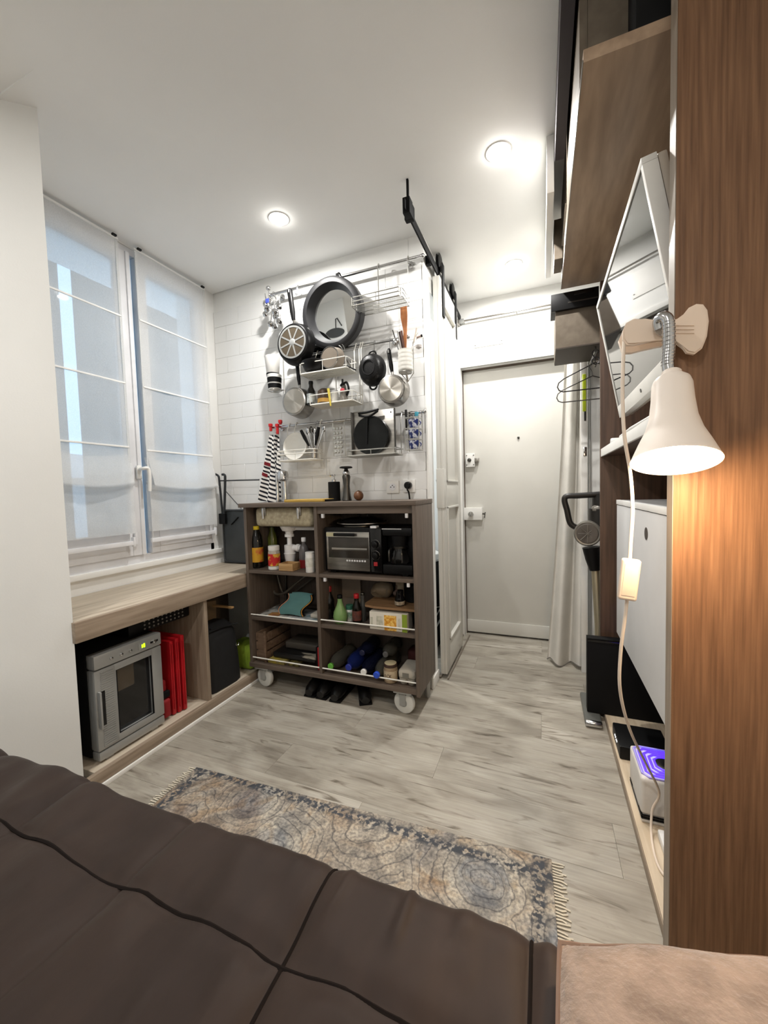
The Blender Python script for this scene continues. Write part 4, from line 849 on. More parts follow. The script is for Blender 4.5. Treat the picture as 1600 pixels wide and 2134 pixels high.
# ---- hanging set of metal measuring scoops
z1_ = R1[2]
c = W(566, 640, 1.93)
t = thing('utensil_bunch', 'bunch of small steel scoops with a blue tag at the rail end', 'utensils', (c.x, 1.93, c.z-.1))
obj('hook', shook(c.x-.01, 1.97, z1_, .03), CHROME, t)
rr = random.Random(3)
for i in range(11):
    px, py = 552+rr.random()*30, 628+i*5.2; p = W(px, py, 1.91+rr.random()*.04)
    ax = Vector((rr.uniform(-.6, .6), -1, rr.uniform(-.3, .8))).normalized()
    obj('scoop', MB().lathe([(.004, .012), (.012, .01), (.017, .002), (.019, -.004), (.0175, -.004), (.0115, .007)], p, ax, 16).tube([p+Vector((0, .004, .015)), p+Vector((rr.uniform(-.01, .01), .004, .06))], .003, 6), CHROME, t)
p = W(557, 627, 1.90); obj('tag', MB().box((p.x-.012, 1.897, p.z-.012), (p.x+.012, 1.9, p.z+.012), .001), mat('blue_tag', S(62, 76, 160), .5), t)
obj('ring', MB().tube(arc((c.x, 1.94, z1_-.05), .025, 0, 345, 16), .003, 6), CHROME, t)
obj('knob', MB().ball(W(559, 601, 1.95), .014), CHROME, t)
# ---- striped mugs in a wire holder
def mug(lab, c, r0, r1, h, stripes):
    t = thing('striped_mug', lab, 'mug', (c.x, c.y, c.z-h/2))
    obj('body', MB().lathe([(r0*.9, 0), (r0, .004), (r1, h-.002), (r1-.003, h), (r1-.005, h-.003), (r0-.004, .008), (.001, .008)], (c.x, c.y, c.z-h/2)), WHITE, t)
    for z0, z1 in stripes:
        ra, rb_ = r0+(r1-r0)*z0+.0008, r0+(r1-r0)*z1+.0008
        obj('stripe', MB().lathe([(ra-.002, z0*h), (ra, z0*h+.0003), (rb_, z1*h-.0003), (rb_-.002, z1*h)], (c.x, c.y, c.z-h/2)), BLACKM, t)
c1, c2 = W(568, 764, 1.94), W(572, 797, 1.94)
mug('white mug with a black band hung left of the frying pan', c1, .036, .044, .115, [(.0, .14)])
mug('black and white striped mug below the white mug', c2, .036, .042, .085, [(.06, .36), (.44, .78)])
obj('wire', MB().tube([(c2.x+.052, 1.96, c1.z+.05), (c2.x+.052, 1.96, c2.z-.07)], .003, 6).tube([(c2.x-.04, 1.96, c2.z-.046), (c2.x+.052, 1.96, c2.z-.046)], .003, 6).tube(arc((c2.x, 1.94, c2.z-.047), .04, 0, 350, 20, 'XY'), .0025, 6, closed=True).tube([(c2.x+.04, 1.94, c2.z-.047), (c2.x+.052, 1.96, c2.z-.047)], .003, 6), WIRE, thing('mug_holder', 'wire holder behind the striped mugs', 'holder', (c2.x+.03, 1.96, c2.z-.07)))
# ---- pans
def pan(name, lab, c, r, rb_, depth, handle_top, m_body, m_base, spokes=0, hmat=BLACK, hw=.011, rails=None, base_in=0.):
    """pan hung flat against the wall, its underside facing the room (-Y); c = centre of the underside"""
    t = thing(name, lab, 'pan', (c.x, c.y+depth, c.z-r))
    obj('body', MB().lathe([(rb_*.98, 0), (rb_, .001), (rb_+(r-rb_)*.35, depth*.15), (r*.98, depth*.7), (r, depth), (r-.004, depth), (rb_, depth*.25), (.001, depth*.2)], c, (0, 1, 0), 40), m_body, t)
    b = obj('base_plate', MB().lathe([(rb_*.86, -.002), (rb_*.88, 0)], c, (0, 1, 0), 40), m_base, t)
    if spokes:
        obj('base_ring', MB().lathe([(rb_*.8, -.0022), (rb_*.8, -.0034), (rb_*.9, -.0034), (rb_*.9, -.0022)], c, (0, 1, 0), 40, cap=False).lathe([(rb_*.2, -.0022), (rb_*.18, -.0034), (.001, -.0036)], c, (0, 1, 0), 20), SILVER, b)
        for k in range(spokes):
            a = 2*math.pi*(k+.35)/spokes
            d_ = Vector((math.cos(a), 0, math.sin(a))); n_ = Vector((-d_.z, 0, d_.x))
            obj('spoke', MB().prism([c+d_*rb_*.2+n_*.004+Vector((0, -.002, 0)), c+d_*rb_*.82+n_*.004+Vector((0, -.002, 0)), c+d_*rb_*.82-n_*.004+Vector((0, -.002, 0)), c+d_*rb_*.2-n_*.004+Vector((0, -.002, 0))], (0, -.0014, 0)), SILVER, b)
    y = c.y+depth-.006; h = Vector(handle_top)
    d_ = (h-Vector((c.x, y, c.z))); d_.y = 0; L_ = d_.length; d_.normalize()
    p0 = Vector((c.x, y, c.z))+d_*(r-.004)
    obj('neck', MB().tube([p0-d_*.004, p0+d_*.035], .007, 8, flat=.6, up=(0, 1, 0)), STEEL, t)
    H_ = obj('handle', MB().tube([p0+d_*.028, p0+d_*(.028+.25*(L_-r-.03)), p0+d_*(.6*(L_-r)), p0+d_*(L_-r-.012), p0+d_*(L_-r)], [hw*.75, hw*1.05, hw, hw*1.1, hw*.6], 12, flat=.65, up=(0, 1, 0)), hmat, t)
    e = p0+d_*(L_-r-.016)
    obj('hanging_eye', MB().tube([e+Vector((0, -.008, -.008)), e+Vector((0, -.008, .007))], [.004, .004], 8), SILVER, H_)
    if rails: obj('hook', shook(h.x, rails[0], rails[1], max(.012, rails[1]-h.z+.002)), CHROME, t)
    return t
TEFLON = mat('black_nonstick', S(12, 12, 13), .35, spec=.25); DISC = mat('taupe_disc', S(88, 78, 64), .45, .4)
c = W(609, 713, 1.835); hb = W(614, 609, 1.93)
pan('frying_pan', 'black frying pan showing its spoked metal underside', c, .113, .096, .05, (hb.x, 1.93, hb.z), TEFLON, DISC, 8, BLACK, .015, (1.97, z1_))
STB = mat('brushed_steel_base', S(190, 185, 176), .3, 1., col2=S(176, 171, 162), scale=3)
nt = STB.node_tree; tg = nt.nodes.new('ShaderNodeTangent'); tg.direction_type = 'RADIAL'; tg.axis = 'Y'
nt.nodes['Principled BSDF'].inputs['Anisotropic'].default_value = .85; nt.links.new(tg.outputs[0], nt.nodes['Principled BSDF'].inputs['Tangent'])
c = W(612, 836, 1.865); hb = W(619, 762, 1.95)
pan('saucepan', 'steel saucepan with black handle hung lowest at left', c, .084, .076, .085, (hb.x, 1.95, W(619, 748, 1.95).z), STEEL, STB, 0, BLACK, .011, (1.985, R2[2]))
c = W(814, 810, 1.885); hb = W(810, 726, 1.955)
pan('saucepan', 'steel saucepan with black handle hung at right of the black pot', c, .079, .070, .07, (hb.x, 1.955, hb.z), STEEL, STB, 0, BLACK, .011, (1.985, R2[2]))
# dark wok behind
c = W(658, 752, 1.985)
pan('wok_pan', 'plain black pan half hidden behind the spoked pan', c, .1, .085, .03, (c.x+.02, 2.0, c.z+.14), TEFLON, TEFLON, 0, BLACK, .010)
# ---- round mirror with a deep black frame, leaning forward from the rail
mc = W(692, 654, 1.925); R0, RI = .182, .128
tl = math.radians(7.5)
Mm = Matrix.Translation(mc) @ Matrix.Rotation(math.radians(-1.75), 4, 'Z') @ Matrix.Rotation(tl, 4, 'X')
t = thing('round_mirror', 'large round mirror in a deep black frame hung on the rail', 'mirror', (mc.x, 1.96, mc.z-R0))
FR = mat('black_frame', S(36, 36, 38), .45)
obj('frame', MB().lathe([(R0-.008, .045), (R0, .03), (R0, -.012), (R0-.012, -.02), (R0-.03, -.02), (RI, .026), (RI, .045)], (0, 0, 0), (0, 1, 0), 64, cap=False).xf(Mm), FR, t)
obj('glass', MB().lathe([(RI+.004, .03), (RI+.004, .034)], (0, 0, 0), (0, 1, 0), 64).xf(Mm), MIRROR, t)
obj('back', MB().lathe([(R0-.01, .036), (R0-.01, .045)], (0, 0, 0), (0, 1, 0), 48).xf(Mm), BLACKM, t)
hx = W(707, 580, 1.96).x
obj('hook', MB().box((hx-.009, 1.935, mc.z+R0-.03), (hx+.009, 1.94, z1_+.004), .001).tube(smoothpath([(hx, 1.9375, z1_), (hx, 1.955, z1_+.014), (hx, 1.97, z1_+.014), (hx, 1.982, z1_)], 4), .004), BLACKM, t)
# ---- wire racks
def wire_rack(lab, x0, x1, y0, y1, z, rim, rail_yz, hooks, m=WIRE, plate=None, back=0., nw=7, r=.0022):
    t = thing('wire_rack', lab, 'rack', ((x0+x1)/2, (y0+y1)/2, z))
    def loop(zz, rr_): return MB().tube([(x0, y0+.012, zz), (x0+.012, y0, zz), (x1-.012, y0, zz), (x1, y0+.012, zz), (x1, y1, zz), (x0, y1, zz)], rr_, 6, closed=True)
    obj('floor_rim', loop(z, r*1.3), m, t)
    for zz in rim: obj('guard_rim', loop(zz, r*1.2), m, t)
    fl = MB()
    for k in range(nw): y_ = y0+(y1-y0)*(k+.5)/nw; fl.tube([(x0, y_, z), (x1, y_, z)], r*.8, 5)
    obj('floor_wire', fl, m, t)
    top = max(rim) if rim else z
    for x, y_ in ((x0+.004, y0), (x1-.004, y0), ((x0+x1)/2, y0), (x0, (y0+y1)/2), (x1, (y0+y1)/2)): obj('upright', MB().tube([(x, y_, z), (x, y_, top)], r*.8, 5), m, t)
    for x in hooks:
        obj('hook', MB().tube(smoothpath([(x, rail_yz[0]+.012, rail_yz[1]-.006), (x, rail_yz[0]+.008, rail_yz[1]+.012), (x, rail_yz[0]-.006, rail_yz[1]+.013), (x, rail_yz[0]-.013, rail_yz[1]-.002)], 4)+[Vector((x, y1, rail_yz[1]-.03)), Vector((x, y1, z))], r*1.2, 6), m, t)
    if plate: obj('tray', MB().box((x0+.003, y0+.003, z+.003), (x1-.003, y1-.003, z+.006), .001), plate, t)
    if back:
        obj('back_frame', MB().tube([(x0, y1, z), (x0, y1, z+back), (x1, y1, z+back), (x1, y1, z)], r*1.1, 6), m, t)
    return t
a, b_ = W(731, 620, 1.83), W(836, 597, 1.83); zr_ = (a.z+b_.z)/2
fz = W(735, 637, 1.83).z
wire_rack('two-tier wire rack hung from the top rail beside the mirror', a.x, b_.x, 1.83, 1.955, fz, [zr_, (zr_+fz)/2], (1.97, z1_), [a.x+.1, b_.x-.005], WIRE, None, 0, 9)
a, b_ = W(624, 769, 1.835), W(722, 752, 1.835); zs = W(670, 773, 1.835).z
wire_rack('wire shelf with black pan and taupe bowl under the mirror', a.x, b_.x, 1.835, 1.955, zs, [zs+.055], (1.985, R2[2]), [b_.x-.012, a.x+.03], WIREW, WIREW, 0, 8)
c = W(657, 752, 1.895)
t = thing('black_bowl', 'black bowl leaning in the upper wire shelf', 'bowl', (c.x, 1.9, zs+.007)); obj('body', MB().lathe([(.03, 0), (.05, .012), (.068, .04), (.075, .062), (.072, .062), (.045, .012), (.001, .008)], (c.x, 1.895, zs+.007), n=36), BLACK, t)
obj('rim', MB().tube(arc((c.x, 1.895, zs+.069), .0735, 0, 352, 30, 'XY'), .002, 6, closed=True), BLACK, t)
c = W(690, 756, 1.87)
cy_ = 1.875
t = thing('taupe_bowl', 'taupe bowl standing on edge in the upper wire shelf', 'bowl', (c.x, cy_, zs+.007)); obj('body', MB().lathe([(.052, -.02), (.054, -.017), (.058, .0), (.064, .03), (.062, .03), (.05, -.012), (.001, -.014)], (c.x, cy_, zs+.007+.064), (.15, 1, 0), 36), mat('taupe_enamel', S(116, 106, 94), .5), t)
obj('rim', MB().lathe([(.0535, -.0215), (.0565, -.0215), (.057, -.016), (.0545, -.0155)], (c.x, cy_, zs+.007+.064), (.15, 1, 0), 36, cap=False), STEEL, t)
tag(obj('whisk', MB().tube(arc((c.x+.002, 1.93, zs+.12), .05, 0, 180, 16), .0022, 6).tube(arc((c.x+.002, 1.93, zs+.12), .036, 0, 180, 16), .0022, 6).tube([(c.x-.048, 1.93, zs+.12), (c.x+.052, 1.93, zs+.12)], .0025, 6).tube([(c.x+.03, 1.93, zs+.12), (c.x+.1, 1.92, zs+.015)], .004, 6), WIRE), 'wire strainer frame behind the taupe bowl', 'strainer')
tag(obj('knife', MB().tube([W(722, 762, 1.86), W(741, 771, 1.86)], .006, 8, flat=.6), BLACK), 'black knife handle sticking out of the upper wire shelf', 'knife')
a, b_ = W(645, 846, 1.835), W(735, 832, 1.835); zq = W(680, 840, 1.835).z
wire_rack('lower wire shelf with bottles and jars', a.x, b_.x, 1.835, 1.955, zq, [zq+.05], (1.985, R2[2]), [b_.x-.012, b_.x+.0, a.x+.1], WIREW, WIREW, 0, 8)
zq += .008
x = W(648, 838, 1.88).x
bottle('sauce_bottle', 'dark bottle with white label on the lower wire shelf', 'bottle', x, 1.885, zq, [(.022, 0), (.024, .003), (.024, .075), (.012, .1), (.011, .118)], DARKG, (('label', band(.0243, .012, .062), mat('white_label', S(200, 206, 206), .6, col2=S(120, 124, 120), scale=40)), ('cap', cap(.0125, .116, .132), BLACK)))
x = W(674, 836, 1.88).x
bottle('sugar_pot', 'brown domed pot with golden band on the lower wire shelf', 'pot', x, 1.89, zq, [(.028, 0), (.034, .004), (.036, .05), (.034, .07), (.02, .082), (.004, .086)], mat('brown_pot', S(66, 50, 36), .35), (('band', band(.0362, .008, .028), mat('gold_band', S(170, 130, 60), .4)),))
x = W(697, 834, 1.9).x
bottle('salt_jar', 'small white jar behind the yellow stick', 'jar', x, 1.905, zq, [(.018, 0), (.02, .003), (.02, .055), (.016, .06)], WHITE, (('lid', cap(.0175, .06, .072), PVC),))
x = W(717, 832, 1.89).x
t = thing('oil_jug', 'black handled oil jug with red tag on the lower wire shelf', 'jug', (x, 1.89, zq))
obj('body', MB().lathe([(.018, 0), (.022, .004), (.022, .05), (.014, .07), (.012, .085)], (x, 1.89, zq)), mat('jug_glass', S(110, 106, 100), .15), t)
obj('top', MB().lathe([(.014, .083), (.015, .09), (.006, .1), (.005, .12)], (x-.006, 1.89, zq)), BLACK, t)
obj('handle', MB().tube(smoothpath([(x+.0, 1.88, zq+.09), (x+.025, 1.875, zq+.095), (x+.036, 1.875, zq+.06), (x+.022, 1.88, zq+.03)], 5), .006), BLACK, t)
obj('tag', MB().ball((x+.004, 1.865, zq+.058), .011, 1.2, .4, .8), mat('pink_red_tag', S(206, 70, 84), .5), t)
pa_, pb_ = W(684, 810, 1.83), W(689, 846, 1.83)
tag(obj('yellow_stick', MB().tube([pb_, pa_], [.004, .0075], 8), mat('yellow_plastic', S(216, 196, 80), .4)), 'yellow brush handle hung at the front of the lower wire shelf', 'brush')
# ---- cast iron pot hanging
c = W(773, 769, 1.925)
t = thing('cast_iron_pot', 'black cast iron pot hung by its loop in the middle', 'pot', (c.x, 1.95, c.z-.09))
obj('body', MB().lathe([(.02, -.034), (.05, -.03), (.062, -.018), (.072, .01), (.074, .03), (.07, .032)], c, (0, 1, 0), 40, sq=(1, 1.14)), IRON, t)
obj('base_ring', MB().lathe([(.03, -.0345), (.031, -.038), (.036, -.038), (.037, -.034)], c, (0, 1, 0), 32, cap=False, sq=(1, 1.1)), IRON, t)
for a in (0, 1): obj('loop_handle', MB().tube(arc((c.x, 1.95, c.z+(.08 if a == 0 else -.08)), .02, -10 if a == 0 else 170, 190 if a == 0 else 370, 14), .005, 8), IRON, t)
obj('hook', shook(c.x+.002, 1.985, R2[2], R2[2]-c.z-.092), CHROME, t)
# embossed dots
em = MB()
for k in range(10):
    a = 2*math.pi*k/10; em.ball((c.x+.05*math.cos(a), c.y-.027, c.z+.056*math.sin(a)), .005, 1, .5, 1, 8)
obj('embossing', em, IRON, t)
# ---- utensil cup in a wire holder
cu = W(845, 770, 1.90); ch = .075; ur = .036
zc0 = W(845, 776, 1.90).z; 
t = thing('utensil_cup', 'white ribbed utensil cup in a wire holder at the right', 'cup', (cu.x, 1.9, zc0))
pr2 = [(ur*.8, 0)]
for k in range(5): pr2 += [(ur*.98, .006+k*.02), (ur*1.02, .014+k*.02), (ur*.96, .022+k*.02)]
pr2 += [(ur, .108), (ur-.003, .108), (ur-.005, .02), (.001, .018)]
obj('cup', MB().lathe(pr2, (cu.x, 1.9, zc0)), mat('ribbed_white', S(222, 220, 212), .4), t)
obj('holder', MB().tube(arc((cu.x, 1.9, zc0-.001), ur*.9, 0, 350, 20, 'XY'), .0025, 6, closed=True).tube([(cu.x+ur+.006, 1.9, zc0+.14), (cu.x+ur+.006, 1.9, zc0-.008), (cu.x+.004, 1.92, zc0-.042), (cu.x-ur+.012, 1.9, zc0-.004)], .0025, 6).tube([(cu.x+.004, 1.92, zc0-.042), (cu.x+.004, 1.9, zc0-.002)], .005, 6).tube([(cu.x+ur+.006, 1.9, zc0+.14), (cu.x+ur+.006, 1.985, R2[2]+.012)], .0025, 6), WIRE, t)
def stick(name, lab, cat, p, q, r, m, head=None, hm=None):
    t = tag(obj(name, MB().tube([p, q], r, 8), m), lab, cat)
    return t
base = Vector((cu.x, 1.9, zc0+.06))
pt = W(842, 640, 1.895); pm_ = W(845, 690, 1.897)
t = tag(obj('wooden_spatula', MB().prism([pt+Vector((-.018, 0, 0)), pt+Vector((.016, 0, 0)), pt+Vector((.017, 0, -.045)), pm_+Vector((.008, 0, 0)), base+Vector((.004, 0, 0)), base+Vector((-.008, 0, 0)), pm_+Vector((-.01, 0, 0)), pt+Vector((-.018, 0, -.05))], (0, -.006, 0)), SPAT), 'flat brown wooden spatula tallest in the utensil cup', 'spatula')
for i, (px, py, m, lab, r) in enumerate(((818, 688, STEELD, 'thin dark rod leaning leftmost in the utensil cup', .003), (828, 690, STEEL, 'steel skewer in the utensil cup', .003), (832, 692, mat('dark_brown_handle', S(64, 44, 38), .4), 'dark brown handle left of the spatula in the utensil cup', .006), (836, 690, mat('mahogany_handle', S(84, 54, 44), .4), 'reddish brown handle beside the spatula in the utensil cup', .006), (868, 684, mat('pale_wood_handle', S(196, 184, 168), .5), 'pale wooden handle leaning right in the utensil cup', .0035))):
    stick(('steel_skewer', 'steel_skewer', 'kitchen_knife', 'kitchen_knife', 'wooden_spoon')[i], lab, 'utensil', base+Vector(((i-2)*.008, -.008 if i % 2 else .01, -.02)), W(px, py, 1.89 if i % 2 else 1.91), r, m)
p = W(824, 712, 1.88)
t = thing('ladle', 'small steel ladle bowl at the left rim of the utensil cup', 'ladle', (p.x, 1.88, p.z-.02)); obj('bowl', MB().ball(p, .016, 1, .6, 1.2, 14), CHROME, t); obj('stem', MB().tube([p, base+Vector((-.01, .002, -.01))], .003, 6), CHROME, t)
p = W(877, 700, 1.9)
t = thing('brush', 'small pale brush with dark tip at the right of the utensil cup', 'brush', (p.x, 1.9, p.z-.02)); obj('head', MB().cyl(p+Vector((-.022, 0, -.004)), p, .006), mat('pale_taupe', S(176, 156, 146), .5), t); obj('tip', MB().cyl(p+Vector((.0005, 0, 0)), p+Vector((.007, 0, .001)), .0065), BLACKM, t); obj('stem', MB().tube([p+Vector((-.02, 0, -.004)), base+Vector((.012, 0, 0))], .003, 6), WHITE, t)
p = W(872, 722, 1.9)
tag(obj('measuring_spoon', MB().lathe([(.004, -.012), (.014, -.006), (.017, .004), (.0155, .004), (.012, -.004)], p, (0, 0, 1), 18).tube([p+Vector((-.014, 0, .002)), p+Vector((-.03, 0, .004)), base+Vector((.016, .004, .04))], .003, 6), mat('milky_plastic', S(214, 208, 204), .35)), 'milky measuring spoon at the right of the utensil cup', 'spoon')
# ---- lowest rail
z3 = R3[2]
TOW = bpy.data.materials.new('striped_towel'); TOW.use_nodes = True
nt = TOW.node_tree; b = nt.nodes['Principled BSDF']; b.inputs['Roughness'].default_value = .95
tc = nt.nodes.new('ShaderNodeTexCoord'); wv = nt.nodes.new('ShaderNodeTexWave'); wv.wave_type = 'BANDS'; wv.bands_direction = 'Z'; wv.inputs['Scale'].default_value = 13.5; wv.inputs['Distortion'].default_value = 1.2; wv.inputs['Detail'].default_value = 1
mp = nt.nodes.new('ShaderNodeMapping'); mp.inputs['Rotation'].default_value = (0, math.radians(-30), 0)
rp = nt.nodes.new('ShaderNodeValToRGB'); rp.color_ramp.interpolation = 'CONSTANT'; rp.color_ramp.elements[0].color = S(236, 234, 230); rp.color_ramp.elements[1].color = S(24, 26, 36); rp.color_ramp.elements[1].position = .56
nt.links.new(tc.outputs['Object'], mp.inputs[0]); nt.links.new(mp.outputs[0], wv.inputs['Vector']); nt.links.new(wv.outputs['Fac'], rp.inputs[0]); nt.links.new(rp.outputs[0], b.inputs['Base Color'])
tt, tb_ = W(567, 905, 1.94), W(552, 1038, 1.9)
t = thing('dish_towel', 'black and white striped dish towel clipped to the lowest rail', 'towel', (tb_.x, 1.93, tb_.z))
def tf(u, v):
    z = tt.z+(CT+.012-tt.z)*v; wd_ = .03+.085*v; x_ = tt.x-.02+(tb_.x-.008-tt.x)*v+wd_*(u-.35)
    return Vector((x_, 1.955-.02*v-.018*math.sin(u*9+v*2)*(.4+.6*v), z-.02*u*v))
obj('cloth', MB().grid(tf, 24, 30), TOW, t, ang=180)
obj('back_fold', MB().grid(lambda u, v: tf(u, v)+Vector((.02, .028, .015)), 20, 24), TOW, t, ang=180)
obj('red_stripe', MB().grid(lambda u, v: tf(.05+.5*u, .40+.05*v+.03*u)+Vector((0, -.003, 0)), 8, 2).grid(lambda u, v: tf(.0+.3*u, .56+.05*v+.03*u)+Vector((0, -.003, 0)), 8, 2), mat('dark_red_stripe', S(120, 26, 36), .9), t, ang=180)
REDC = mat('red_clip', S(196, 34, 36), .35)
for px, py, h_ in ((564, 892, .04), (578, 895, .055), (584, 881, .022)):
    p = W(px, py, 1.965)
    tag(obj('towel_clip', MB().box((p.x-.007, 1.958, p.z-h_/2), (p.x+.007, 1.972, p.z+h_/2), .004).box((p.x-.01, 1.955, p.z+h_/2-.014), (p.x+.01, 1.975, p.z+h_/2+.006), .005), REDC), {564: 'red clip holding the striped towel', 578: 'long red clip right of the striped towel', 584: 'small red clip standing up on the lowest rail'}[px], 'clip')
# wire shelf with a clear plate
a, b_ = W(577, 962, 1.86), W(655, 955, 1.86); zz = (a.z+b_.z)/2
wire_rack('wire plate rack left on the lowest rail', a.x, b_.x, 1.86, 1.955, zz, [zz+.035, zz+.055], (1.985, z3), [a.x+.012, a.x+.06, b_.x-.02], WIREW, None, 0, 5)
PLATE = mat('opal_plate', S(222, 220, 212), .2)
p = W(616, 925, 1.93)
t = thing('white_plate', 'white oval plate standing in the left wire rack', 'plate', (p.x, 1.93, zz+.003)); obj('disc', MB().lathe([(.001, -.004), (.06, -.004), (.078, -.012), (.08, -.010), (.062, .002), (.001, .002)], (p.x, 1.93, zz+.084), (0, 1, -.12), 40), PLATE, t); obj('foot_ring', MB().lathe([(.04, .002), (.041, .006), (.044, .006), (.045, .002)], (p.x, 1.93, zz+.084), (0, 1, -.12), 30, cap=False), PLATE, t)
# cluster of black-handled tongs / scissors
p0 = W(655, 955, 1.93)
t0 = thing('cutlery_holder', 'narrow steel cutlery holder under the lowest rail', 'holder', (p0.x, 1.93, p0.z))
obj('cup', MB().lathe([(.012, 0), (.016, .004), (.02, .05), (.0185, .05), (.015, .008), (.001, .006)], (p0.x, 1.93, p0.z), n=16), STEEL, t0)
obj('hook', MB().tube([(p0.x, 1.95, p0.z+.05), (p0.x, 1.955, z3-.02), (p0.x, 1.972, z3+.01), (p0.x, 1.985, z3+.012)], .002, 6), CHROME, t0)
for i, (px, py, r, m, nm, lab) in enumerate(((627, 897, .011, BLACK, 'tongs', 'black handle spreading leftmost from the cutlery holder'), (664, 890, .011, BLACK, 'knife', 'upright black handle in the cutlery holder'), (641, 898, .005, CHROME, 'fork', 'steel fork leaning left in the cutlery holder'), (648, 896, .006, STEELD, 'spoon', 'dark steel spoon in the middle of the cutlery holder'), (655, 898, .005, CHROME, 'fork', 'steel fork upright in the cutlery holder'), (675, 893, .005, CHROME, 'spoon', 'steel spoon leaning right in the cutlery holder'))):
    q = W(px, py, 1.915+.008*i); b0 = Vector((p0.x+(i-2.5)*.002, 1.93, p0.z+.02))
    k_ = thing(nm, lab, 'cutlery', b0)
    obj('handle', MB().tube([b0.lerp(q, .35), b0.lerp(q, .7), q], [r*.5, r, r*.8], 8), m, k_)
    obj('stem', MB().tube([b0, b0.lerp(q, .4)], r*.4, 6), CHROME if m is BLACK else m, k_)
    if nm in ('spoon', 'fork'): obj('bowl', MB().ball(q, .016, .8, .35, 1.3, 12), m, k_)
# glass rack
a = W(705, 915, 1.95)
t = thing('spice_strip', 'narrow clear rack of small glass tubes under the lowest rail', 'rack', (a.x, 1.95, W(705, 950, 1.95).z))
zt1, zt0 = z3-.015, W(705, 950, 1.95).z
obj('frame', MB().tube([(a.x-.034, 1.955, zt0), (a.x-.034, 1.955, zt1), (a.x+.036, 1.955, zt1), (a.x+.036, 1.955, zt0)], .003, 6, closed=True).tube([(a.x-.034, 1.955, zt1), (a.x-.034, 1.985, z3+.011)], .002, 6).tube([(a.x+.036, 1.955, zt1), (a.x+.036, 1.985, z3+.011)], .002, 6), WIRE, t)
GT = mat('pale_glass', S(206, 206, 200), .1, .2)
for j in range(6):
    for i in range(3): obj('tube', MB().lathe([(.006, -.008), (.009, -.004), (.009, .004), (.006, .008)], (a.x-.018+i*.019, 1.945, zt0+.022+j*(zt1-zt0-.03)/6), (.2, 1, .15), 12), GT, t)
# steel trivet plate with a round black pan lid in a wire rack
a, b_ = W(722, 952, 1.85), W(826, 944, 1.85); zz = (a.z+b_.z)/2
wire_rack('wire rack holding the square steel tray and the black griddle', a.x, b_.x, 1.85, 1.955, zz, [zz+.03], (1.985, z3), [a.x+.01, b_.x-.01], WIRE, WIREW, 0, 5)
p, q = W(733, 862, 1.93), W(824, 940, 1.93)
t = thing('steel_tray', 'square brushed steel tray behind the black griddle', 'tray', ((p.x+q.x)/2, 1.935, zz+.007))
obj('plate', MB().box((p.x, 1.93, zz+.007), (q.x+.004, 1.936, p.z+.006), .003), STEEL, t)
obj('edge', MB().box((p.x, 1.915, zz+.008), (p.x+.004, 1.93, p.z+.004)).box((q.x, 1.915, zz+.008), (q.x+.004, 1.93, p.z+.004)), STEELD, t)
obj('rivet', MB().lathe([(.004, 0), (.003, -.003)], (q.x-.02, 1.93, p.z-.014), (0, 1, 0), 10), BLACK, t)
p = W(772, 907, 1.895)
t = thing('griddle_plate', 'round black griddle plate leaning on the steel tray', 'griddle', (p.x, 1.9, zz+.007))
obj('disc', MB().lathe([(.098, .006), (.1, .0), (.096, -.004), (.085, -.003), (.04, -.008), (.001, -.009)], p, (0, 1, 0), 48), mat('griddle_black', S(17, 19, 19), .3, spec=.3), t)
obj('grip', MB().tube(smoothpath([W(747, 862, 1.885), W(765, 859, 1.875), W(788, 853, 1.87)], 4), .006).tube(smoothpath([W(748, 866, 1.885), W(768, 868, 1.875), W(787, 856, 1.87)], 4), .006).tube([W(765, 868, 1.88), W(764, 925, 1.885)], .005), BLACK, t)
# rack of blue patterned cups
p, q = W(846, 870, 1.92), W(876, 938, 1.92)
t = thing('cup_rack', 'small wire rack for blue cups at the right end of the lowest rail', 'rack', ((p.x+q.x)/2, 1.93, q.z))
cr = MB()
for k in range(4): z = q.z+.004+k*(z3-q.z-.02)/3.4; cr.tube([(p.x, 1.90, z), (q.x, 1.90, z), (q.x, 1.96, z), (p.x, 1.96, z)], .002, 6, closed=True)
for x in (p.x, q.x): cr.tube([(x, 1.90, q.z), (x, 1.90, z3-.03)], .002, 6).tube([(x, 1.96, q.z), (x, 1.96, z3), (x, 1.985, z3+.012)], .0022, 6)
obj('frame', cr, WIRE, t)
BLU = mat('blue_china', S(40, 52, 110), .3, col2=S(206, 210, 220), scale=55, lo=.52, hi=.58)
for k in range(3):
    zc_ = q.z+.006+k*(z3-q.z-.02)/3.4+.002; xm = (p.x+q.x)/2
    tt_ = thing('blue_cup', ['lowest blue patterned cup in the right wire rack', 'middle blue patterned cup in the right wire rack', 'uppermost blue patterned cup in the right wire rack'][k], 'cup', (xm, 1.93, zc_), 'blue patterned cups')
    obj('body', MB().lathe([(.016, 0), (.02, .003), (.025, .026), (.027, .042), (.025, .042), (.018, .006), (.001, .005)], (xm, 1.93, zc_)), BLU, tt_)
    obj('handle', MB().tube(arc((xm+.026, 1.93, zc_+.022), .011, -90, 90, 8), .003, 6), BLU, tt_)
p = W(846, 866, 1.95); tag(obj('black_spatula', MB().box((p.x-.006, 1.945, p.z-.075), (p.x+.006, 1.955, p.z+.03), .003), BLACK), 'flat black handle hung left of the blue cups', 'spatula')
p = W(868, 864, 1.97); tag(obj('teal_clip', MB().box((p.x-.009, 1.962, p.z-.014), (p.x+.009, 1.978, p.z+.014), .004), mat('teal_plastic', S(60, 150, 170), .4)), 'small teal clip on the lowest rail', 'clip')
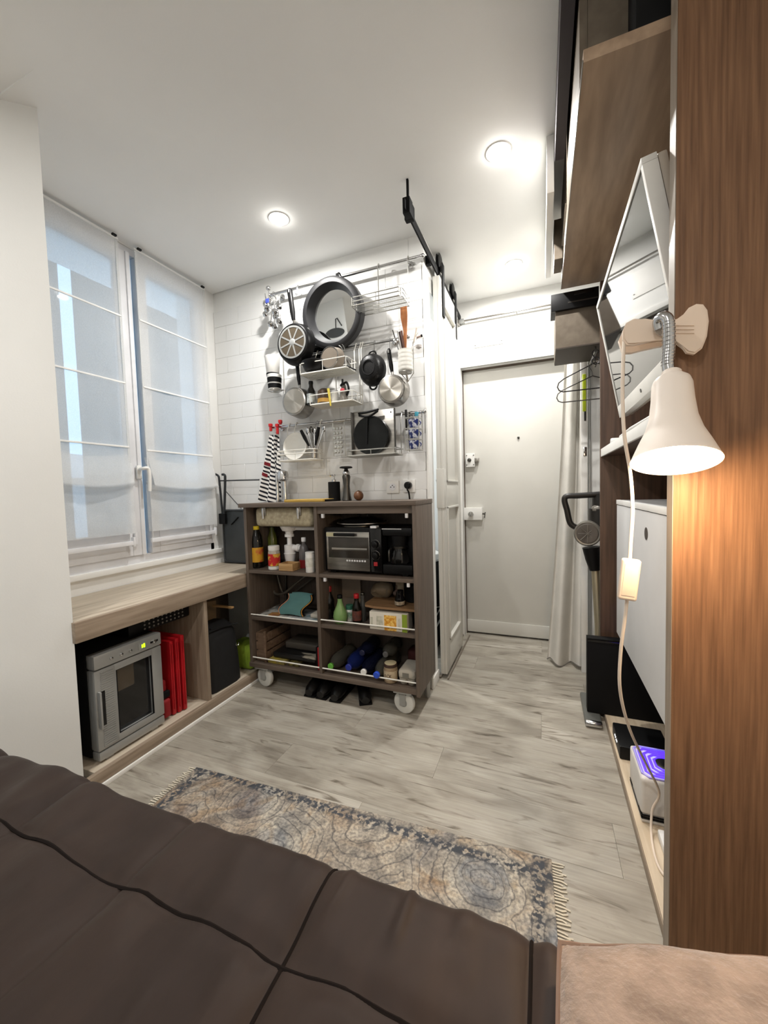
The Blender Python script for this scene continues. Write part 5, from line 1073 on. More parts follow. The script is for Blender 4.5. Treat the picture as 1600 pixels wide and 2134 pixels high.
# ================================================================== WALL UNIT ON THE RIGHT
UX = .252
un = thing('wall_unit', 'tall walnut shelving unit along the right wall', 'shelving', (.45, 1.5, 0))
obj('near_side', MB().box((UX, .98, 0), (XR-.004, 1.019, H-.003), .0015), WALNUT, un)
obj('edge_band', MB().box((UX-.0015, .98, 0), (UX-.0001, 1.019, H-.003)), EDGE, un)
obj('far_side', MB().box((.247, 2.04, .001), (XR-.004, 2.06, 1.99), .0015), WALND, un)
obj('base_board', MB().box((.262, 1.0195, .003), (XR-.004, 2.0395, .034), .001), mat('base_oak', S(206, 190, 166), .5, col2=S(186, 168, 142), stretch=(8, .6, 8)), un)
obj('base_edge', MB().box((.259, 1.0195, .001), (.2615, 2.0395, .034), .001), BENCHF, un)
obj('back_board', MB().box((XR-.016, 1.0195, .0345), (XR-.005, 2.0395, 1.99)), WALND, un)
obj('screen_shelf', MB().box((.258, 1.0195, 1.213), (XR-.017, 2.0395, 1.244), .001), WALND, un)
obj('shelf_edge', MB().box((.249, 1.0195, 1.211), (.2575, 2.0395, 1.246), .001), WHITE, un)
# ---- white drawer cabinet in the unit
CW = mat('grey_white_front', S(206, 206, 206), .4, col2=S(202, 202, 202))
t = thing('white_cabinet', 'white cabinet with an oval finger hole hung inside the wall unit', 'cabinet', (.46, 1.48, .45))
obj('body', MB().box((.305, 1.03, .45), (XR-.018, 1.905, 1.018), .002), CW, t)
D_ = obj('door', MB().box((.292, 1.03, .452), (.3045, 1.905, .998), .002), CW, t)
hp = at(1346, 1112, 'X', .2915); obj('finger_hole', MB().lathe([(.019, -.0006), (.019, .0006)], (.2915, hp.y, hp.z), (1, 0, 0), 24, sq=(1, 1)), mat('hole_shadow', S(70, 62, 56), .8), D_)
obj('top_board', MB().box((.29, 1.03, 1.0005), (.304, 1.905, 1.019), .001), WHITE, t)
tag(obj('remote_control', MB().box((.4, 1.25, 1.0185), (.45, 1.42, 1.034), .005).box((.41, 1.3, 1.034), (.44, 1.36, 1.037), .001), BLACK), 'black remote lying on the white cabinet', 'remote')
# ---- black speaker panel
t = thing('subwoofer', 'flat black speaker box standing at the far foot of the wall unit', 'speaker', (.4, 2.01, .0345))
obj('cabinet', MB().box((.187, 1.99, .0345), (.63, 2.035, .384), .004), BLACKM, t)
obj('top_edge', MB().box((.189, 1.988, .368), (.628, 1.9898, .382), .0005), BLACKG, t)
# ---- router, purifier
t = thing('router', 'flat black router with white status lights on the base board', 'router', (.34, 1.76, .034))
obj('case', MB().box((.268, 1.675, .0345), (.44, 1.845, .085), .006), BLACK, t)
obj('lights', MB().box((.266, 1.73, .066), (.2685, 1.733, .072)).box((.266, 1.745, .064), (.2685, 1.748, .07)).box((.266, 1.76, .066), (.2685, 1.764, .072)).box((.266, 1.775, .066), (.2685, 1.778, .072)), mat('white_led', (1, 1, 1, 1), .5, emit=(1, 1, 1, 1), es=2.), t)
t = thing('air_purifier', 'white square air purifier with glowing violet ring top', 'air purifier', (.37, 1.46, .034))
px0, px1, py0, py1, pz = .277, .45, 1.372, 1.545, .178
obj('body', MB().box((px0, py0, .06), (px1, py1, pz), .012, 3), mat('warm_white_plastic', S(214, 210, 204), .4), t)
obj('base', MB().box((px0+.002, py0+.002, .0345), (px1-.002, py1-.002, .045), .004).box((px0+.006, py0+.006, .045), (px1-.006, py1-.006, .06), .001), mat('warm_white_plastic2', S(208, 204, 198), .4), t)
obj('shadow_gap', MB().box((px0+.001, py0+.001, .0475), (px1-.001, py1-.001, .0505)).box((px0+.001, py0+.001, .0555), (px1-.001, py1-.001, .0585)), BLACK, t)
VIO = mat('violet_light', S(60, 40, 230), .5, emit=(.06, .02, 1, 1), es=1.7)
for k in range(5):
    i = .008+.012*k; a, b_, c_, d_ = px0+i, px1-i, py0+i, py1-i; r_ = .014
    obj('light_ring', MB().tube([(a+r_, c_, pz+.001), (b_-r_, c_, pz+.001), (b_, c_+r_, pz+.001), (b_, d_-r_, pz+.001), (b_-r_, d_, pz+.001), (a+r_, d_, pz+.001), (a, d_-r_, pz+.001), (a, c_+r_, pz+.001)], .0042, 6, closed=True), VIO if k else mat('violet_white', S(170, 160, 236), .4), t)
obj('fan_cover', MB().lathe([(.03, 0), (.032, .003), (.022, .006), (.012, .004), (.001, .004)], ((px0+px1)/2, (py0+py1)/2, pz)), STEELD, t)
obj('side_slot', MB().box((px0-.0006, py0+.03, .066), (px0+.001, py1-.06, .072)), mat('grey_slot', S(150, 150, 150), .5), t)
tag(obj('power_strip', MB().box((.31, 1.14, .0345), (.36, 1.33, .06), .006), WHITE), 'white power strip on the base board beside the wood panel', 'power strip')
tag(obj('adapter', MB().box((.315, 1.17, .0605), (.355, 1.21, .085), .006), BLACK), 'black adapter plugged in the white power strip', 'adapter')
tag(obj('cable_coil', MB().tube(smoothpath([(.36, 1.66, .037), (.33, 1.63, .06), (.315, 1.60, .1), (.33, 1.58, .13), (.38, 1.57, .12)], 6), .004), mat('pale_cable', S(210, 206, 198), .5)), 'pale looped cable behind the purifier', 'cable')
# ---- tilted white television
TVY0, TVY1 = 1.05, 1.815
A_ = Vector((.205, 0, 1.792)); B_ = Vector((.287, 0, 1.345)); up_ = (A_-B_).normalized(); nrm = Vector((-up_.z, 0, up_.x))  # facing the room, down-left
hgt = (A_-B_).length
Mt = Matrix(((0, nrm.x, up_.x, B_.x), (1, nrm.y, up_.y, 0), (0, nrm.z, up_.z, B_.z), (0, 0, 0, 1)))   # local (y along room, out of screen, up)
t = thing('television', 'white framed flat screen tilted down inside the wall unit', 'television', (.36, 1.43, 1.246))
TVW = mat('white_tv_frame', S(220, 218, 212), .35)
def lb(a, b_, bev=0.): return MB().box(a, b_, bev, 2, Mt)
f_ = .014; ch_ = .045
fm = MB()
for a, b_ in (((TVY0, -.03, hgt-f_), (TVY1, 0, hgt)), ((TVY0, -.03, 0), (TVY1, 0, ch_)), ((TVY0, -.03, ch_), (TVY0+f_, 0, hgt-f_)), ((TVY1-f_, -.03, ch_), (TVY1, 0, hgt-f_))): fm.box(a, b_, .0015, 2, Mt)
obj('bezel', fm, TVW, t)
obj('back_cover', lb((TVY0+.002, -.05, .002), (TVY1-.002, -.0305, hgt-.002), .006), mat('taupe_tv_back', S(176, 166, 152), .45), t)
obj('screen', lb((TVY0+f_, -.02, ch_), (TVY1-f_, -.003, hgt-f_)), mat('tv_glass', S(20, 21, 22), .03, spec=1.), t)
obj('power_button', MB().lathe([(.006, 0), (.006, .002)], Mt @ Vector((1.43, 0, ch_/2)), nrm, 14), STEELD, t)
obj('stand', MB().box((.33, 1.38, 1.252), (.345, 1.48, 1.42), .003).box((.27, 1.2, 1.246), (.45, 1.66, 1.255), .003).tube([(.266, 1.66, 1.256), (.262, 1.45, 1.258), (.266, 1.2, 1.256)], .005, 8), WHITE, t)
tag(obj('white_knob_tube', MB().lathe([(.001, 0), (.018, .001), (.02, .006), (.02, .1), (.018, .105)], (.28, 1.99, 1.267), (1, 0, 0)), WHITE), 'short white tube lying at the far end of the screen shelf', 'tube')
# ---- upper cupboard
UC0, UC1, UCX, UZ = 1.045, 2.14, .093, 2.03
t = thing('upper_cupboard', 'brown upper cupboard under the ceiling above the screen', 'cupboard', (.35, 1.6, UZ))
obj('bottom_board', MB().box((UCX, UC0, UZ), (XR-.005, UC1, UZ+.028), .001), UNDER, t)
obj('front_edge', MB().box((UCX-.002, UC0, UZ+.0005), (UCX-.0002, UC1, UZ+.006)), STEEL, t, label='shiny metal strip along the lower front edge')
obj('front', MB().box((UCX, UC0+.1, UZ+.0285), (UCX+.018, UC1, H-.003), .001), TAUPE, t)
obj('partition', MB().box((UCX+.0185, 1.145, UZ+.0285), (XR-.005, 1.16, H-.003)), TAUPE, t)
obj('end_panel', MB().box((UCX+.0185, UC1-.018, UZ+.0285), (XR-.005, UC1, H-.003)), TAUPE, t)
obj('handle_strip', MB().box((UCX-.006, 1.68, UZ+.1), (UCX-.0002, 1.95, UZ+.106)), STEEL, t)
DKV = mat('dark_aubergine', S(44, 36, 42), .5)
def roundslab(x0, x1, y0, y1, z0, z1, r, m, nm):
    pts = [(x0, y0, z0)]+[p for p in arc((x0, y1-r, z0+r), r, -90, 0, 6, 'YZ')]+[p for p in arc((x0, y1-r, z1-r), r, 0, 90, 6, 'YZ')]+[(x0, y0, z1)]
    return obj(nm, MB().prism(pts, (x1-x0, 0, 0)), m, t)
roundslab(.052, .085, 1.0, 1.66, 2.275, H-.004, .015, DKV, 'dark_door')
roundslab(.025, .05, 1.68, 2.36, 2.19, H-.004, .03, WHITE, 'white_door')
roundslab(.058, .0905, 1.97, 2.12, 2.09, 2.26, .03, TAUPE, 'latch_cover')
tag(obj('storage_box', MB().box((.195, 1.055, UZ+.029), (.42, 1.14, UZ+.2), .006), BLACKM), 'black box on the near end of the upper cupboard', 'box')
# ---- short far cupboard with hangers below
FY = 2.17
a, b_ = at(1155, 727, 'Y', FY), at(1257, 712, 'Y', FY); zf1 = at(1200, 636, 'Y', FY).z; zf0 = (a.z+b_.z)/2
t = thing('hanging_cupboard', 'short taupe cupboard hung beyond the upper cupboard', 'cupboard', (.3, FY+.2, zf0))
obj('body', MB().box((at(1160, 640, 'Y', FY).x-.006, FY, zf0), (XR-.005, FY+.28, zf1), .002), TAUPE, t)
obj('lower_edge', MB().box((at(1160, 640, 'Y', FY).x-.004, FY-.002, zf0-.006), (XR-.01, FY+.28, zf0-.0005)), mat('dark_edge', S(70, 60, 52), .6), t)
a, b_ = at(1148, 622, 'Y', FY-.02), at(1238, 607, 'Y', FY-.02)
t = thing('sound_bar', 'black device with a grey slot on top of the short cupboard', 'device', ((a.x+b_.x)/2, FY+.05, zf1))
zs1 = UZ-.012
obj('case', MB().box((a.x, FY-.02, zf1-.018), (b_.x+.02, FY-.001, zs1), .002).box((a.x, FY-.001, zf1+.0005), (b_.x+.02, FY+.15, zs1), .002), BLACK, t)
obj('slot', MB().box((a.x+.075, FY-.0215, zf1+.008), (b_.x+.018, FY-.0195, zf1+.014)), STEELD, t)
obj('lens', MB().box((a.x+.1, FY-.022, zs1-.022), (b_.x+.0, FY-.0195, zs1-.006), .002), BLACKG, t)
# hanger rail and hangers
hp = at(1232, 715, 'Y', 2.3)
RXh = hp.x+.008; RZh = zf0-.03
t = thing('hanger_rail', 'dark rail under the short cupboard carrying hangers', 'rail', (RXh, 2.35, RZh))
obj('rod', MB().cyl((RXh, FY+.02, RZh), (RXh, FY+.27, RZh), .007, n=10), STEELD, t)
obj('support', MB().cyl((RXh, FY+.04, RZh), (RXh, FY+.04, zf0), .004, n=8).cyl((RXh, FY+.26, RZh), (RXh, FY+.26, zf0), .004, n=8), STEELD, t)
HM = mat('dark_hanger_metal', S(52, 50, 50), .35, .6)
def hanger(lab, y, zt_, wl, drop, m, roll=0.):
    c = Vector((RXh, y, zt_))
    t = thing('clothes_hanger', lab, 'hanger', c, 'wire hangers under the short cupboard')
    M_ = Matrix.Translation(c) @ Matrix.Rotation(roll, 4, 'Z')
    obj('hook', MB().tube([M_ @ p for p in smoothpath([Vector((.012, 0, -.008)), Vector((.016, 0, .004)), Vector((0, 0, .012)), Vector((-.014, 0, -.002)), Vector((-.004, 0, -.026)), Vector((0, 0, -.05))], 5)], .0024, 6), m, t)
    z0 = -.05
    pts = [Vector((0, 0, z0)), Vector((-wl+.03, 0, z0-drop+.024)), Vector((-wl+.006, 0, z0-drop+.006)), Vector((-wl, 0, z0-drop-.014)), Vector((-wl+.008, 0, z0-drop-.032)), Vector((-wl+.026, 0, z0-drop-.04)), Vector((wl-.026, 0, z0-drop-.04)), Vector((wl-.008, 0, z0-drop-.032)), Vector((wl, 0, z0-drop-.014)), Vector((wl-.006, 0, z0-drop+.006)), Vector((wl-.03, 0, z0-drop+.024))]
    obj('frame', MB().tube([M_ @ p for p in pts], .003, 7, closed=True), m, t)
hanger('dark wire hanger nearest the screen', 2.215, RZh, .17, .085, HM); hanger('grey wire hanger hanging lower behind the dark one', 2.33, RZh-.035, .17, .08, mat('grey_hanger_metal', S(96, 94, 92), .35, .6))
tag(obj('key_ring', MB().tube(arc((RXh+.0, 2.20, RZh-.045), .017, 0, 345, 18), .003, 6, closed=True), HM), 'small dark ring on the hanger rail', 'ring')
# ---- curtain beside the entrance door
CUR = mat('pale_grey_curtain', S(206, 203, 196), .85, col2=S(198, 195, 188), bump=.15, bscale=300)
def cf(u, v):
    ztop = zr-.008; z = ztop*(1-v)+.012*v
    xl_ = .14+(.016-.14)*max(0, v)**1.5; xr_ = .265-.05*v
    s = u*(1.0)
    fold = math.sin(s*math.pi*3.4+1.0*v)*.045*(.5+.5*v)
    y = (YD-.03)*(1-v)+2.56*v+fold+.03*math.sin(v*3)*u
    return Vector((xl_+(xr_-xl_)*u+.006*math.cos(s*math.pi*3.4), y, z+.012*math.sin(u*9)*v*v))
t = thing('door_curtain', 'pale grey floor-length curtain drawn aside beside the entrance door', 'curtain', (.13, 2.6, 0))
obj('cloth', MB().grid(cf, 60, 40), CUR, t, ang=180)
obj('hem', MB().tube([cf(k/40, 1.0)+Vector((0, 0, .0)) for k in range(41)], .004, 6), mat('dark_hem', S(120, 116, 110), .9), t)
# ---- spirit level and white folded board behind the vacuum
a, b_ = at(1209, 740, 'Y', 2.5), at(1222, 1040, 'Y', 2.5)
t = thing('spirit_level', 'tall white spirit level with lime yellow strip leaning by the curtain', 'level', (.225, 2.5, 0))
obj('bar', MB().box((.205, 2.49, .0), (.238, 2.515, 1.86), .003), WHITE, t)
p, q = at(1217, 780, 'Y', 2.488), at(1221, 857, 'Y', 2.488)
obj('strip', MB().box((p.x-.008, 2.485, q.z), (p.x+.009, 2.4898, p.z), .002), mat('lime_strip', S(206, 226, 40), .5), t)
obj('slot', MB().box((.222, 2.4865, at(1, 975, 'Y', 2.49).z-.02), (.23, 2.4898, at(1, 975, 'Y', 2.49).z+.05), .001), BLACK, t)
obj('latch', MB().box((.216, 2.486, 1.25), (.234, 2.4898, 1.30), .003).cyl((.225, 2.482, 1.27), (.225, 2.486, 1.27), .006), CHROME, t)
t = thing('folded_board', 'white folded ironing board standing behind the wall unit', 'board', (.29, 2.53, 0))
obj('panel', MB().box((.245, 2.52, .0), (.36, 2.545, 1.9), .006), WHITE, t); obj('edge_tube', MB().cyl((.25, 2.51, .02), (.25, 2.51, 1.88), .008), SILVER, t)
# ---- stick vacuum cleaner
VY = 2.2
def V(px, py, Y=VY): return at(px, py, 'Y', Y)
t = thing('stick_vacuum', 'dark stick vacuum cleaner leaning behind the wall unit', 'vacuum', (.2, 2.15, 0))
VD = mat('vacuum_dark', S(30, 27, 24), .4); VG = mat('vacuum_grey', S(120, 116, 108), .35, .3)
obj('handle', MB().tube(smoothpath([V(1202, 1100), V(1188, 1090), V(1181, 1062), V(1176, 1042), V(1182, 1034), V(1205, 1033), V(1255, 1030)], 5), [.0145]*31, 10), VD, t)
obj('upper_body', MB().cyl(V(1240, 1030, 2.22)+Vector((.03, 0, 0)), V(1240, 1062, 2.22)+Vector((.03, 0, 0)), .045).cyl(V(1238, 1060, 2.22)+Vector((.025, 0, 0)), V(1238, 1100, 2.22)+Vector((.025, 0, 0)), .05), VD, t)
obj('display_dome', MB().ball(V(1243, 1062, 2.2)+Vector((.01, 0, 0)), .035, 1, .8, .8, 18), VG, t)
c = V(1224, 1112, 2.16)
m_ = obj('motor_filter', MB().lathe([(.055, .06), (.062, .05), (.062, .0), (.056, -.008), (.05, -.006)], c, (.15, 1, 0), 36), VG, t)
obj('grille', MB().lathe([(.05, -.005), (.046, -.009), (.02, -.010), (.001, -.007)], c, (.15, 1, 0), 30), mat('vacuum_grille', S(84, 78, 72), .5), m_)
for k in range(4):
    a = math.pi*k/4; d_ = Vector((math.cos(a), 0, math.sin(a)))*.044; obj('rib', MB().tube([c+Vector((0, -.011, 0))-d_, c+Vector((0, -.011, 0))+d_], .002, 5), VG, m_)
obj('neck', MB().tube([V(1232, 1140, 2.18), V(1236, 1165, 2.18), V(1240, 1188, 2.18)], [.042, .036, .026], 14), BLACK, t)
obj('wand', MB().tube([V(1241, 1186, 2.18), V(1248, 1300, 2.15), Vector((.255, 2.09, .1))], .02, 14), mat('champagne_metal', S(176, 166, 142), .3, .8), t)
obj('floor_head', MB().box((.172, 1.92, .004), (.242, 2.19, .032), .010, 3), mat('vacuum_head_grey', S(110, 112, 108), .35, .4), t)
obj('head_front', MB().lathe([(.012, 0), (.015, .004), (.015, .06), (.012, .066)], (.174, 1.925, .017), (1, 0, 0), 18), CHROME, t)
# ================================================================== CLAMP LAMP
LY = .90
LAMP = mat('cream_lamp_enamel', S(232, 220, 208), .4, col2=S(228, 216, 204)); LAMPC = mat('cream_clamp', S(226, 206, 186), .45, col2=S(222, 202, 182))
t = thing('clamp_lamp', 'cream clamp lamp with bell shade clipped to the walnut panel', 'lamp', (.245, .93, 1.1))
def L_(px, py, Y=.945): return at(px, py, 'Y', Y)
def dogbone(front=True):
    out = [(1298, 688), (1305, 672), (1322, 663), (1345, 664), (1372, 668), (1400, 668), (1412, 668), (1424, 655), (1436, 640), (1452, 632), (1466, 633), (1475, 645), (1478, 668), (1474, 700), (1464, 725), (1448, 737), (1432, 734), (1422, 720), (1412, 708), (1400, 704), (1370, 706), (1345, 712), (1322, 718), (1306, 718), (1298, 706)]
    return [L_(a, b_) for a, b_ in out]
cl = MB().prism([p+Vector((0, .0, 0)) for p in dogbone()], (0, .014, 0))
bmesh.ops.bevel(cl.bm, geom=[e for e in cl.bm.edges if abs(e.verts[0].co.y-e.verts[1].co.y) < 1e-6], offset=.003, segments=2, affect='EDGES')
jaw = obj('clamp_jaw', cl, LAMPC, t)
gr = MB()
for py in (678, 686, 694): gr.tube([L_(1406, py, .944), L_(1446, py, .944)], .0012, 6)
obj('grip_rib', gr, LAMPC, jaw)
jb = MB().prism([at(a, b_+18, 'Y', .985)+Vector((-.006, 0, 0)) for a, b_ in ((1296, 690), (1304, 672), (1322, 664), (1372, 672), (1392, 674), (1392, 700), (1372, 704), (1345, 710), (1322, 716), (1304, 716))], (0, .012, 0))
obj('clamp_jaw', jb, LAMPC, t)
obj('clamp_spring', MB().cyl(L_(1384, 688, .945), L_(1384, 688, 1.0), .009), CHROME, t)
pv = L_(1384, 684, .94)
obj('pivot', MB().lathe([(.016, 0), (.017, -.006), (.012, -.014), (.006, -.018)], pv, (0, 1, 0)), mat('clear_boss', S(196, 186, 176), .2), t)
npts = smoothpath([pv+Vector((-.01, -.012, -.004)), at(1372, 670, 'Y', .925), at(1382, 660, 'Y', .915), at(1392, 672, 'Y', .91), at(1393, 720, 'Y', .908), at(1391, 760, 'Y', .905), at(1398, 795, 'Y', LY)], 6)
obj('gooseneck', MB().tube(npts, .0105, 12), CHROME, t)
ringm = MB()
for k in range(18, len(npts)-6): ringm.tube(arc(npts[k], .0107, 0, 360, 12, 'XY')[:-1], .0007, 5, closed=True) if k > 14 else None
obj('neck_coil', ringm, CHROME, t)
st_ = at(1399, 786, 'Y', LY); sbm = at(1405, 962, 'Y', LY-.056)
axl = (sbm-st_).normalized()
LEN = (sbm-st_).length; RR = .0675
prof = [(.004, 0), (.022, .001), (.029, .008), (.032, .018), (.0335, .05), (.037, .085), (.044, .112), (.055, .138), (RR, LEN)]
def thick(p): return p+[(r-.0018, h) for r, h in reversed(p[1:])]
obj('shade', MB().lathe(thick(prof), st_, axl, 44, cap=False), LAMP, t)
obj('collar', MB().lathe([(.014, -.012), (.016, -.01), (.016, .002)], st_, axl, 20), LAMP, t)
BULB = mat('warm_bulb', (1, 1, 1, 1), .4, emit=(1, .72, .42, 1), es=60.)
bc = st_+axl*(LEN-.045)
obj('bulb', MB().ball(bc, .030, n=20), BULB, t)
obj('diffuser', MB().lathe([(RR-.004, LEN-.008), (RR-.004, LEN-.007)], st_, axl, 40), mat('lamp_diffuser', (1, 1, 1, 1), .5, emit=(1, .80, .56, 1), es=22.), t)
bpt = bpy.data.lights.new('bulb_light', 'POINT'); bpt.energy = 6.5; bpt.color = (1, .70, .42); bpt.shadow_soft_size = .03
bo = bpy.data.objects.new('bulb_light', bpt); COL.objects.link(bo); bo.parent = t; bo.location = (st_+axl*(LEN+.025))-Vector(t.location)
# cord with inline switch
CORD = mat('cream_cord', S(228, 212, 194), .5)
cpts = [at(1300, 712, 'Y', .955), at(1298, 760, 'Y', .93), at(1297, 830, 'Y', .92), at(1301, 910, 'Y', .915), at(1313, 985, 'Y', .93), at(1318, 1060, 'Y', .935), at(1314, 1130, 'Y', .935), at(1310, 1205, 'Y', .935), at(1303, 1280, 'Y', .94), at(1293, 1360, 'Y', .95), at(1292, 1440, 'Y', .97), at(1312, 1520, 'Y', 1.05), at(1345, 1590, 'Y', 1.2), at(1370, 1640, 'Y', 1.30), at(1372, 1662, 'Y', 1.345), at(1359, 1688, 'Y', 1.352), at(1357, 1740, 'Z', .042), at(1366, 1790, 'Z', .039), at(1382, 1822, 'Z', .039), at(1402, 1836, 'Z', .039)]
obj('cord', MB().tube(smoothpath(cpts, 6), .0034, 8), CORD, t)
sw0, sw1 = at(1316, 1165, 'Y', .93), at(1305, 1250, 'Y', .93); axs = (sw0-sw1); ln = axs.length; axs.normalize()
xx = Vector((axs.z, 0, -axs.x)); Ms = Matrix(((xx.x, 0, axs.x, sw1.x), (0, 1, 0, .93), (xx.z, 0, axs.z, sw1.z), (0, 0, 0, 1)))
s1 = obj('cord_switch', MB().box((-.017, -.009, 0), (.017, .011, ln), .006, 3, Ms), LAMPC, t)
obj('rocker', MB().box((-.012, -.0098, ln*.12), (.012, -.008, ln*.88), .0015, 2, Ms), LAMPC, s1)
# ================================================================== RUG
def rug_mat():
    m = bpy.data.materials.new('woven_rug'); m.use_nodes = True; nt = m.node_tree; L = nt.links.new; N = nt.nodes.new
    b = nt.nodes['Principled BSDF']; b.inputs['Roughness'].default_value = .95
    tc = N('ShaderNodeTexCoord')
    def noise(s, d=4., dis=0.):
        n = N('ShaderNodeTexNoise'); n.inputs['Scale'].default_value = s; n.inputs['Detail'].default_value = d; n.inputs['Distortion'].default_value = dis; L(tc.outputs['Object'], n.inputs['Vector']); return n.outputs['Fac']
    def ramp(src, stops, const=False):
        r = N('ShaderNodeValToRGB'); e = r.color_ramp.elements
        if const: r.color_ramp.interpolation = 'CONSTANT'
        e[0].position, e[0].color = stops[0]; e[1].position, e[1].color = stops[-1]
        for p, c in stops[1:-1]: x = e.new(p); x.color = c
        L(src, r.inputs[0]); return r.outputs[0]
    def mix(f, a, c, mode='MIX'):
        x = N('ShaderNodeMix'); x.data_type = 'RGBA'; x.blend_type = mode
        if isinstance(f, float): x.inputs[0].default_value = f
        else: L(f, x.inputs[0])
        for s_, v_ in ((6, a), (7, c)):
            if isinstance(v_, tuple): x.inputs[s_].default_value = v_
            else: L(v_, x.inputs[s_])
        return x.outputs[2]
    vo = N('ShaderNodeTexVoronoi'); vo.inputs['Scale'].default_value = 4.2; L(tc.outputs['Object'], vo.inputs['Vector'])
    # scrolling contour lines: distance to medallion centres, warped
    wrp = N('ShaderNodeMath'); wrp.operation = 'MULTIPLY_ADD'; wrp.inputs[1].default_value = .35; L(noise(9, 4), wrp.inputs[0]); L(vo.outputs['Distance'], wrp.inputs[2])
    sn = N('ShaderNodeMath'); sn.operation = 'SINE'; ml = N('ShaderNodeMath'); ml.operation = 'MULTIPLY'; ml.inputs[1].default_value = 52; L(wrp.outputs[0], ml.inputs[0]); L(ml.outputs[0], sn.inputs[0])
    line = ramp(sn.outputs[0], [(.0, (0, 0, 0, 1)), (.86, (0, 0, 0, 1)), (.98, (1, 1, 1, 1))])
    zone = ramp(noise(3.6, 3, .8), [(.34, S(128, 133, 140)), (.43, S(186, 182, 172)), (.52, S(194, 186, 172)), (.60, S(146, 126, 108)), (.68, S(172, 169, 162))])
    cell = ramp(vo.outputs['Distance'], [(.0, S(118, 125, 135)), (.28, S(128, 132, 136)), (.34, S(188, 182, 168)), (.6, S(172, 160, 142))])
    col = mix(.45, zone, cell)
    lm = N('ShaderNodeMath'); lm.operation = 'MULTIPLY'; lm.inputs[1].default_value = .6; L(line, lm.inputs[0])
    col = mix(lm.outputs[0], col, S(78, 78, 84))
    fleck = ramp(noise(110, 4), [(.36, (.50, .50, .52, 1)), (.62, (.98, .96, .93, 1))])
    wear = ramp(noise(7, 6, 1.5), [(.40, (.62, .62, .64, 1)), (.52, (1, 1, 1, 1)), (.66, (.80, .70, .60, 1))])
    col = mix(1., col, wear, 'MULTIPLY')
    col = mix(1., col, fleck, 'MULTIPLY')
    # dark spotted border along the edges
    sp = N('ShaderNodeSeparateXYZ'); L(tc.outputs['Object'], sp.inputs[0])
    def edge(sock, c, w):
        s = N('ShaderNodeMath'); s.operation = 'SUBTRACT'; L(sock, s.inputs[0]); s.inputs[1].default_value = c
        a = N('ShaderNodeMath'); a.operation = 'ABSOLUTE'; L(s.outputs[0], a.inputs[0])
        g = N('ShaderNodeMapRange'); g.inputs['From Min'].default_value = w; g.inputs['From Max'].default_value = w*.4; L(a.outputs[0], g.inputs[0]); return g.outputs[0]
    bx = N('ShaderNodeMath'); bx.operation = 'MAXIMUM'; L(edge(sp.outputs[1], .338, .028), bx.inputs[0])
    b2 = N('ShaderNodeMath'); b2.operation = 'MAXIMUM'; L(edge(sp.outputs[0], -.625, .03), b2.inputs[0]); L(edge(sp.outputs[0], .60, .03), b2.inputs[1]); L(b2.outputs[0], bx.inputs[1])
    spot = ramp(noise(75, 2), [(.44, (0, 0, 0, 1)), (.54, (1, 1, 1, 1))])
    mm = N('ShaderNodeMath'); mm.operation = 'MULTIPLY'; L(bx.outputs[0], mm.inputs[0]); L(spot, mm.inputs[1])
    col = mix(mm.outputs[0], col, S(62, 65, 71))
    L(col, b.inputs['Base Color'])
    bp = N('ShaderNodeBump'); bp.inputs['Strength'].default_value = .5; bp.inputs['Distance'].default_value = .004; L(sn.outputs[0], bp.inputs['Height']); L(bp.outputs[0], b.inputs['Normal'])
    return m
rc = Vector((-.615, .775, 0)); ra_ = math.atan2(1.175-1.116, .038+1.258)
Mr = Matrix.Rotation(ra_, 4, 'Z')
RL, RWd = 1.30, .74
t = thing('rug', 'worn patterned rug in beige, blue-grey and brown beside the bed', 'rug', rc)
mb = MB().box((-RL/2, -RWd/2, .001), (RL/2, RWd/2, .009), .002)
o = obj('pile', mb.xf(Matrix.Translation(rc) @ Mr), rug_mat(), t)
frg = mat('cream_fringe', S(214, 206, 188), .95)
for s_ in (-1, 1):
    fm = MB()
    for k in range(84):
        y_ = -RWd/2+.006+k*(RWd-.012)/83; l_ = .03+.006*math.sin(k*2.3)
        fm.tube([(s_*(RL/2-.002), y_, .004), (s_*(RL/2+l_*.6), y_+.002*math.sin(k), .003), (s_*(RL/2+l_), y_+.004*math.sin(k*1.7), .0025)], .0022, 5)
    o = obj('fringe', fm.xf(Matrix.Translation(rc) @ Mr), frg, t); o['kind'] = 'stuff'
